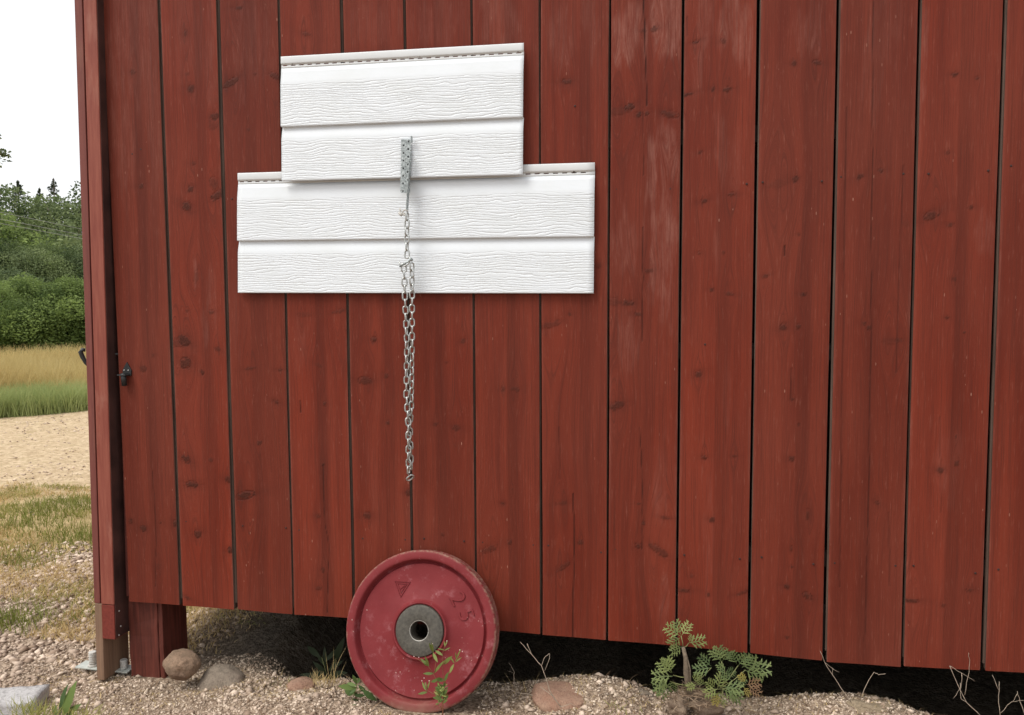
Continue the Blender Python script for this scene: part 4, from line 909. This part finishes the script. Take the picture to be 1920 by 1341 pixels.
for k in range(46):
    cy_ = random.uniform(820, 1130); p_ = V2(*S_(560+random.uniform(-70, 40), cy_), wy+random.uniform(-.01, .01)); lf.blade(p_, Vector((random.uniform(-1, 1), random.uniform(-.4, .2), random.uniform(-.2, .9))), Vector((random.uniform(-.6, .6), -1, .4)), random.uniform(.010, .020), .0042, random.choice((.2, .6, 1.0)), .3)
for (a, b), (c, d), w_, t in [((410,600),(240,600),40,.2),((410,600),(540,410),45,.5),((570,440),(700,320),55,.5),((770,430),(690,575),45,.7),((775,420),(720,330),28,.8),((400,220),(340,90),38,.4),((405,215),(385,80),30,.6),((440,190),(550,260),40,.5),((400,230),(460,370),45,.7),((390,240),(430,330),35,.2),((330,460),(180,350),38,.3),((320,470),(270,330),40,.6),((330,460),(250,440),30,.4),((440,700),(600,720),55,.2),((480,710),(370,750),45,.15),((600,740),(650,600),50,.1),((560,700),(480,690),40,.2),
    ((270,900),(200,760),32,.5),((270,900),(260,770),34,.3),((280,920),(330,740),26,.5),((300,930),(150,960),36,.3),((560,960),(450,860),45,.1),((560,980),(640,900),50,.1),((560,1050),(420,1030),50,.25),((570,1080),(660,1010),45,.3),((560,900),(500,800),50,.1),((570,880),(610,780),40,.1),((600,190),(690,140),18,.5),((600,180),(500,155),18,.5),((610,120),(650,20),16,.7),((605,110),(600,30),16,.7),((800,380),(860,200),24,.7),((820,350),(790,250),26,.6),((790,400),(890,320),18,.6),((560,1100),(480,1090),40,.4),((575,1130),(630,1080),30,.3),((560,820),(520,900),45,.15)]:
    p0, p1 = V2(*S_(a, b), wy+random.uniform(-.006, .006)), V2(*S_(c, d), wy+random.uniform(-.02, .012)); dd = p1-p0
    lf.blade(p0, dd, Vector((random.uniform(-.6, .6), -1, .5)), dd.length*1.15, w_/9.511*.0019, t, .12)
lf.obj('leaf', ML_fire, wh)
MB_ = mat_plain('pale_bud', (.62, .45, .42), .6)
for a, b in ((60,295),(145,312),(340,92),(388,72),(645,20),(875,180),(922,206),(200,730),(240,680),(330,730)):
    p = V2(*S_(a, b), wy-.002); bm = bmesh.new(); bmesh.ops.create_uvsphere(bm, u_segments=6, v_segments=5, radius=.0016); bmesh.ops.translate(bm, verts=bm.verts, vec=p); bmobj('bud', bm, MB_, wh, True)

def weed(name, base, y, leaves, label, mat, r=.0014, stems=None, cat='plant', w_=.35):
    root = empty(name, V2(*base, y), label, cat); lf = LF(); bm = bmesh.new()
    for (a, b), (c, d), t in leaves:
        p0, p1 = V2(a, b, y+random.uniform(-.015, .015)), V2(c, d, y+random.uniform(-.03, .02)); dd = p1-p0
        lf.blade(p0, dd, Vector((random.uniform(-.5, .5), -1, random.uniform(.2, .9))), dd.length, dd.length*w_, t, .2)
    for s_ in (stems or []): tube(bm, [V2(a, b, y) for a, b in s_], r, 5)
    if stems: bmobj('stem', bm, M_stem, root)
    lf.obj('leaf', mat, root); return root
weed('leafy_weed', (655, 1341), -.16, [((668,1290),(634,1288),.8),((668,1286),(650,1280),.7),((669,1282),(662,1268),.4),((670,1282),(676,1268),.4),((672,1285),(688,1300),.2),((680,1294),(706,1316),.15),((664,1300),(640,1296),.3),((664,1304),(684,1304),.2),((660,1312),(676,1316),.1),((656,1320),(636,1326),.3),((660,1324),(682,1338),.5),((655,1326),(648,1345),.5),((658,1322),(674,1328),.3),((664,1296),(672,1310),.15),((652,1330),(668,1348),.6),((650,1334),(632,1346),.5),((668,1292),(655,1300),.25)],
     'leafy green weed growing against the left edge of the red weight plate', ML_dk, stems=[[(650,1345),(658,1320),(668,1290),(670,1272)],[(664,1300),(680,1292),(700,1312)]])
weed('shade_weed', (615, 1290), .16, [((612,1262),(585,1190+52),.1),((600,1232),(572,1196+14),.05),((610,1240),(636,1212),.1),((612,1250),(590,1225),.1),((615,1258),(640,1240),.15),((610,1262),(580,1262),.1),((618,1265),(645,1262),.2),((612,1245),(606,1215),.1),((622,1270),(650,1280),.2),((605,1268),(575,1275),.1),((628,1240),(640,1200),.05),((600,1272),(560,1262),.1),((590,1276),(548,1280),.15)],
     'leafy weed coloured dark for the shade under the wall left of the weight plate', leafmat('shade_darkened_leaf', (.020, .030, .010), (.055, .075, .025)), stems=[[(614,1290),(612,1262),(603,1232)],[(616,1290),(620,1262),(630,1235)]], w_=.27)  # shade under the wall painted into the leaf colour
def tuft(name, px, py, y, n, hpx, spread, label, mat, tone=(0, 1), wid=.0022, cat='grass tuft', group=None):
    q = V2(px, py, y); root_z = gzs(q.x, y)
    lf = LF(); 
    for k in range(n):
        a = random.uniform(0, 6.28); r = random.random()**.7*spread*.34; p = Vector((q.x+math.cos(a)*r, q.y+math.sin(a)*r*.6, q.z)); h = hpx*.00155*random.uniform(.5, 1)
        d = Vector((random.gauss(0, .6)*spread*5, random.uniform(-.6, .4)*spread*4, 1)); lf.blade(p, d, Vector((random.uniform(-1, 1), -1, .1)), h*random.uniform(.5, 1.1), wid*random.uniform(.5, .9), random.uniform(*tone), random.uniform(0, .6))
    o = lf.obj(name, mat, None); o.location = (0, 0, 0); tag(o, label, cat, group); return o
tuft('grass_tuft', 606, 1284, .0, 60, 34, .16, 'straw coloured grass tuft beside the small reddish stone, left of the weight plate', M_gstraw, (0, .6), .0022)
tuft('grass_tuft', 628, 1284, .0, 7, 105, .05, 'few tall thin grass stalks against the dark gap left of the weight plate', M_gstraw, (0, .5), .0020)
tuft('grass_tuft', 520, 1285, .05, 30, 22, .15, 'low shaded grass tuft behind the gravel under the left planks', M_ggreen, (0, .4), .002)
q = G(106, 1338, -.08)
tuft('grass_tuft', 60, 1345, -.38, 170, 46, .24, 'green and yellow grass growing round the pale stone slab', M_ggreen, (.1, 1), .0028)
tuft('grass_tuft', 150, 1345, -.36, 80, 28, .2, 'short yellow green grass right of the pale stone slab', M_ggreen, (.4, 1), .0028)
weed('broad_leaf_weed', (112, 1345), -.34, [((112,1345),(111,1288),.1),((118,1345),(133,1284),.95),((108,1345),(96,1318),.3),((122,1345),(140,1322),.5)], 'small weed with one dark green and one withered grey upright leaf by the pale slab', ML_dk, w_=.26)
tuft('grass_tuft', 985, 1300, .02, 16, 40, .3, 'thin dry grass stalks in the dark gap just right of the weight plate', M_gstraw, (0, .5), .0014)
tuft('grass_tuft', 1175, 1335, -.17, 14, 26, .2, 'few green blades in the gravel below the middle of the wall', M_ggreen, (.3, .8), .002)
tuft('grass_tuft', 430, 1150, .45, 60, 22, .5, 'sunlit grass fringe seen through the gap under the shed floor', M_gstraw, (.1, .9), .003)
tuft('grass_tuft', 455, 1160, .40, 40, 20, .4, 'greener grass in the half shade beneath the left planks', M_ggreen, (.2, .8), .003)

# dry twigs ------------------------------------------------------------------
def twig(lines, y, label, r=.0016):
    bm = bmesh.new(); b0 = V2(*lines[0][0], y)
    for i, ln in enumerate(lines):
        rr = r*(.88 if i == 0 else .58); pp = [V2(a, b, y+(k*.006 if i % 2 else -k*.004))-b0 for k, (a, b) in enumerate(ln)]
        p2 = []
        for u_, v_ in zip(pp, pp[1:]):
            for t_ in (0, .33, .66): p2.append(u_.lerp(v_, t_)+Vector((random.uniform(-1, 1), random.uniform(-1, 1), random.uniform(-1, 1)))*(.0012 if t_ else 0))
        pp = p2+[pp[-1]]; ln = pp
        tube(bm, pp, [rr*(1-.45*k/(len(ln)-1)) for k in range(len(ln))], 6)
    o = bmobj('dry_twig', bm, M_twig, None); o.location = b0; tag(o, label, 'twig', 'dry twigs standing under the wall'); return o
def c4(cx, cy): return (900+cx/5.647, 1140+cy/5.647)
def c6(cx, cy): return (1480+cx/4.364, 1120+cy/4.364)
twig([[c4(858,1050),c4(735,870),c4(650,610),c4(545,490),c4(500,378)],[c4(545,490),c4(470,410),c4(425,360)],[c4(650,610),c4(680,530),c4(735,480),c4(738,530),c4(685,665)]], -.10, 'pale forked dry twig leaning left in front of the flat reddish rock')
twig([[c4(770,930),c4(700,880),c4(640,835)],[c4(850,1050),c4(960,1010),c4(1015,1050)]], -.12, 'short curved dry twig lying on the flat reddish rock', .0016)
twig([[c4(265,828),c4(380,890),c4(560,925),c4(710,915)]], -.04, 'long thin dry twig lying flat, pointing at the right edge of the weight plate', .0012)
twig([[c4(375,880),c4(355,760),c4(365,680),c4(305,580)],[c4(395,865),c4(370,780),c4(355,690)],[c4(355,690),c4(290,665)]], .0, 'thin upright twig in the dark gap right of the weight plate', .0009)
twig([[c6(505,860),c6(420,740),c6(350,630),c6(290,535),c6(252,440)],[c6(290,535),c6(350,580),c6(408,612)],[c6(355,640),c6(357,580)]], -.03, 'straight pale dry twig leaning left out of the earth clod', .0013)
twig([[c6(583,835),c6(632,715),c6(695,612),c6(730,635),c6(788,625)]], -.03, 'dry twig with a bent tip rising right of the straight one from the earth clod', .0011)
twig([[c6(465,915),c6(380,860),c6(300,785)],[c6(503,850),c6(512,785)]], -.03, 'short dry twig low on the left side of the earth clod', .0010)
twig([[c6(1565,970),c6(1450,860),c6(1380,720),c6(1312,562)],[c6(1312,562),c6(1410,620),c6(1520,688)],[c6(1435,800),c6(1465,640),c6(1475,540),c6(1468,455)],[c6(1410,620),c6(1405,740),c6(1340,828)],[c6(1400,700),c6(1405,830),c6(1450,860)]], -.02, 'tangled pale dry twigs crossing each other under the right planks', .0014)
twig([[c6(1725,970),c6(1712,800),c6(1718,690)],[c6(1712,760),c6(1660,635)],[c6(1725,950),c6(1820,855),c6(1920,845)]], -.02, 'upright dry twig with a side branch near the bottom right corner', .0012)
twig([[c6(1925,960),c6(1885,850),c6(1865,770)],[c6(1865,790),c6(1820,860)]], -.02, 'short forked dry twig at the right edge of the picture', .0012)
twig([[(590,1302),(560,1310),(525,1325)],[(560,1310),(600,1294)]], -.22, 'thin straw stalk lying on the gravel left of the weight plate', .0010)
twig([[(470,1312),(500,1305),(555,1296),(590,1293)]], -.18, 'long curved straw stalk lying on the gravel below the small reddish stone', .0010)

# ------------------------------------------------------------------ background trees
def dirv(px, dist, z=0):
    r = P(px, 600).x/DC; y = dist/math.sqrt(1+r*r); return Vector((r*y, y-DC, z))
M_leafA = mat_tone('broad_leaves', (.048, .075, .028), (.185, .240, .085), .75, .45)
M_leafB = mat_tone('shrub_leaves', (.075, .115, .032), (.270, .350, .105), .75, .45)
M_leafC = mat_tone('birch_leaves', (.075, .108, .045), (.250, .300, .130), .75, .3)
M_need = mat_tone('needles', (.022, .032, .018), (.075, .095, .045), .85, .1)
M_trunk = mat_plain('tree_bark', (.12, .095, .075), .9, .4, 8); M_birch = mat_plain('birch_bark', (.45, .43, .40), .85, .4, 8)
def leafcloud(centers, radii, n_per, size, name, mat, parent, squash=.85, hang=0):
    Vv, Tt = [], []
    for (c, r) in zip(centers, radii):
        n = int(n_per*(r**1.6)); d = RS.normal(size=(n, 3)); d /= np.linalg.norm(d, axis=1)[:, None]
        rad = r*RS.uniform(.35, 1.05, n)**.6; p = d*rad[:, None]*np.array([1, 1, squash])+np.array(c)
        p[:, 2] -= hang*RS.rand(n)*r
        a = RS.normal(size=(n, 3)); a /= np.linalg.norm(a, axis=1)[:, None]; a[:, 2] *= .6
        b = np.cross(a, RS.normal(size=(n, 3))); b /= np.linalg.norm(b, axis=1)[:, None]
        s = size*RS.uniform(.6, 1.3, n)[:, None]
        Vv.append(np.stack([p-a*s*.5, p+b*s*.28, p+a*s*.5, p-b*s*.28], 1)); base = RS.uniform(-.05, .85); Tt.append(np.clip(base+RS.uniform(-.2, .3, n), 0, 1))
    V = np.concatenate(Vv); T = np.concatenate(Tt); n = len(V); F = np.arange(n*4).reshape(n, 4)
    return link(name, npmesh(name, V.reshape(-1, 3), F, {'tone': np.repeat(T, 4)}), mat, parent)
def broad(name, pos, h, rad, label, group, mat, leaf=.16, trunk=M_trunk, density=420, low=.25, hang=0, clumps=26):
    root = empty(name, pos, label, 'tree' if h > 4 else 'shrub', group)
    bm = bmesh.new(); top = pos+Vector((random.uniform(-.3, .3), random.uniform(-.3, .3), h*.8)); cs, rs = [], []
    tube(bm, [pos+Vector((0, 0, -.3)), pos.lerp(top, .5), top], [h*.018, h*.012, h*.004], 7)
    for k in range(clumps):
        t = low+(1-low)*random.random()**.85; a = random.uniform(0, 6.28)
        env = rad*math.sin(math.pi*min(1, max(.12, (t-low*.6)/(1.02-low*.6))))**.7
        r = env*random.uniform(.35, .95); c = pos+Vector((math.cos(a)*r, math.sin(a)*r, h*t*.96)); rr = rad*random.uniform(.24, .46)*(1.1-.5*t)
        cs.append(c); rs.append(rr)
        if k % 2 == 0: s0 = pos.lerp(top, max(.1, t-.18)); tube(bm, [s0, s0.lerp(c, .5)+Vector((0, 0, -.05*h*.1)), c], [h*.006, h*.004, h*.002], 5)
    bmobj('trunk', bm, trunk, root); leafcloud(cs, rs, density, leaf, 'crown', mat, root, .9, hang); return root
def spruce(name, pos, h, rad, label, group, sparse=0):
    root = empty(name, pos, label, 'tree', group); bm = bmesh.new(); tube(bm, [pos+Vector((0, 0, -.3)), pos+Vector((0, 0, h))], [h*.016, .02], 7); bmobj('trunk', bm, M_trunk, root)
    Vv, Tt = [], []
    nl = int(h*6.5)
    for k in range(nl):
        t = (k+.5)/nl; z = h*(.08+.92*t); R = rad*(1-t)*random.uniform(.80, 1.08)+.01; nb_ = int(3+6*(1-t))
        for j in range(nb_):
            if random.random() < sparse: continue
            a = random.uniform(0, 6.28); n = int(26+90*(1-t)*R/rad*1.6); s = RS.rand(n)**.7; Rb = R*random.uniform(.5, 1.12)
            x_ = np.cos(a)*s*Rb; y_ = np.sin(a)*s*Rb; z_ = z-.28*s*Rb+.10*(s*s)*Rb-RS.rand(n)*.22*(1-s*.5)
            p = np.stack([x_, y_, z_], -1)+RS.normal(0, .012+.05*R, (n, 3))*np.array([1, 1, .4])+np.array(pos)
            b = RS.normal(size=(n, 3)); b[:, 2] *= .5; b /= np.linalg.norm(b, axis=1)[:, None]; c = np.cross(b, RS.normal(size=(n, 3))); c /= np.linalg.norm(c, axis=1)[:, None]
            Vv.append(np.stack([p-b*.07, p+c*.028, p+b*.07, p-c*.028], 1)); Tt.append(np.clip(random.random()*.6+RS.rand(n)*.4, 0, 1))
    V = np.concatenate(Vv); T = np.concatenate(Tt); n = len(V)
    link('crown', npmesh('crown', V.reshape(-1, 3), np.arange(n*4).reshape(n, 4), {'tone': np.repeat(T, 4)}), M_need, root); return root
def ztop(px, py, dist):
    d = ray(px, py); q = CAMP+d*(dist/math.hypot(d.x, d.y)); return q.z
def tree_at(kind, px, py, dist, rad, label, **k):
    pos = dirv(px, dist, -.1); h = ztop(px, py, dist)+.1
    return spruce('spruce_tree', pos, h, rad, label, 'trees behind the hay field', **k) if kind == 's' else broad('broadleaf_tree' if k.get('mat') is not M_leafC else 'birch_tree', pos, h, rad, label, 'trees behind the hay field', **k)
tree_at('s', 46, 338, 46, 4.0, 'tall dark spruce with a pointed tip, between the pale birch and the broad trees')
tree_at('s', 80, 366, 52, 4.2, 'darker spruce low behind the pointed one, filling the gap in the trees')
tree_at('s', 112, 334, 58, 4.6, 'thin topped conifer rising above the round green tree near the shed', sparse=.35)
tree_at('s', 85, 352, 60, 4.0, 'small spruce tip showing between the pointed spruce and the thin topped one')
tree_at('s', -70, 330, 55, 4.4, 'dark spruce far to the left of the wires')
tree_at('b', 22, 350, 42, 2.6, 'pale loose birch at the left edge behind the wires', mat=M_leafC, leaf=.15, density=330, trunk=M_birch, low=.35, hang=.5)
tree_at('b', -12, 344, 40, 2.6, 'tall green tree half outside the left edge', mat=M_leafA)
tree_at('b', 118, 366, 40, 3.0, 'large round mid-green tree next to the corner of the shed', mat=M_leafC, leaf=.15, density=480, low=.15, hang=.4, clumps=34)
tree_at('b', 152, 340, 44, 2.6, 'green tree crown touching the edge of the red shed', mat=M_leafA)
tree_at('b', 100, 372, 47, 2.6, 'darker broadleaf tree behind the round one', mat=M_leafA)
tree_at('b', 20, 408, 34, 2.3, 'lower bright green tree under the wires at the left edge', mat=M_leafB, low=.1)
tree_at('b', 120, 425, 33, 2.2, 'lower light green tree under the wires near the shed', mat=M_leafC, low=.1)
tree_at('b', -80, 360, 38, 3.0, 'broad green tree left of the picture edge', mat=M_leafA)
tree_at('b', 230, 350, 42, 3.0, 'green tree standing behind the red shed', mat=M_leafA)
tree_at('b', 330, 345, 45, 3.2, 'second green tree hidden behind the red shed', mat=M_leafA)
SH = [(-40, 520, 24, 1.9, 'rounded shrub left of the picture edge'), (15, 470, 28, 1.9, 'tall grey green shrub behind the front row at the left edge'), (60, 482, 27, 1.8, 'tall dark green shrub in the middle of the second row'), (105, 470, 28, 1.9, 'tall shrub in the second row nearest the lower light green tree'), (150, 480, 27, 1.9, 'tall shrub of the second row touching the red shed'),
      (4, 545, 21.5, 1.3, 'low bright shrub of the front row at the left edge'), (36, 535, 22, 1.25, 'low bright shrub, second from the left in the front row'), (68, 528, 22.5, 1.3, 'taller twiggy bright shrub in the middle of the front row'), (98, 545, 21.5, 1.2, 'low shrub in the front row, right of the twiggy one'), (128, 532, 22, 1.3, 'low shrub with small pale leaves near the shed'), (158, 540, 22, 1.3, 'low bright shrub whose right half hides behind the shed'), (200, 535, 22, 1.4, 'low shrub behind the red shed'), (260, 530, 23, 1.5, 'low shrub deeper behind the red shed'), (-75, 540, 22, 1.4, 'low bright shrub beyond the left edge')]
for i, (px, py, ds, rd, lb) in enumerate(SH):
    pos = dirv(px, ds, -.1); h = ztop(px, py, ds)+.1
    broad('shrub', pos, h, rd, lb, 'shrubs along the hay field', M_leafB if i > 4 else M_leafA if i % 2 else M_leafC, .062, M_trunk, 3000, .02, 0, 34)
# birch branch reaching in at the top left
pos = dirv(-190, 13, -.1)
nb2 = empty('birch_tree', pos, 'near birch whose leafy branch tips reach in against the white sky', 'tree')
bm = bmesh.new(); topz = 7.5; tube(bm, [pos, pos+Vector((.1, 0, 4)), pos+Vector((0, .1, topz))], [.14, .09, .03], 8); cs, rs = [], []
def wp(px, py, ds): d = ray(px, py); return CAMP+d*(ds/math.hypot(d.x, d.y))
for a, b in ((18, 292), (2, 256), (6, 306), (4, 290)):
    e = wp(a-6, b, 13); s0 = pos+Vector((0, 0, 3.0)); tube(bm, [s0, s0.lerp(e, .5)+Vector((0, 0, .25)), e], [.03, .015, .004], 5)
    for k in range(5): cs.append(e+Vector((random.uniform(-.10, .06), 0, random.uniform(-.05, .05)))); rs.append(random.uniform(.04, .08))
for k in range(60):
    a = random.uniform(0, 6.28); t = random.uniform(.35, 1); r = random.uniform(.2, 1.15)*(1.25-t*.6)
    cs.append(pos+Vector((math.cos(a)*r, math.sin(a)*r, topz*t))); rs.append(random.uniform(.25, .4))
bmobj('trunk', bm, M_birch, nb2)
leafcloud(cs, rs, 900, .055, 'crown', M_leafC, nb2, .8)
# power lines
for k, (ya, yb, lb) in enumerate(((398, 429, 'highest of the three thin wires crossing in front of the trees'), (411, 440, 'middle one of the three thin wires crossing in front of the trees'), (419, 447, 'lowest of the three thin wires crossing in front of the trees'))):
    a, b = wp(-260, ya-(yb-ya)*1.75, 17), wp(420, yb+(yb-ya)*1.75-12, 26); bm = bmesh.new(); N = 24
    m1, m2 = wp(0, ya, 19.2), wp(150, yb, 21.3); d = (m2-m1)
    pts = [m1+d*(-3+9*j/N) for j in range(N+1)]
    tube(bm, [p-pts[0] for p in pts], .0055, 6); o = bmobj('power_line', bm, mat_plain('wire', (.28, .28, .27), .5), None); o.location = pts[0]; tag(o, lb, 'wire', 'overhead wires')
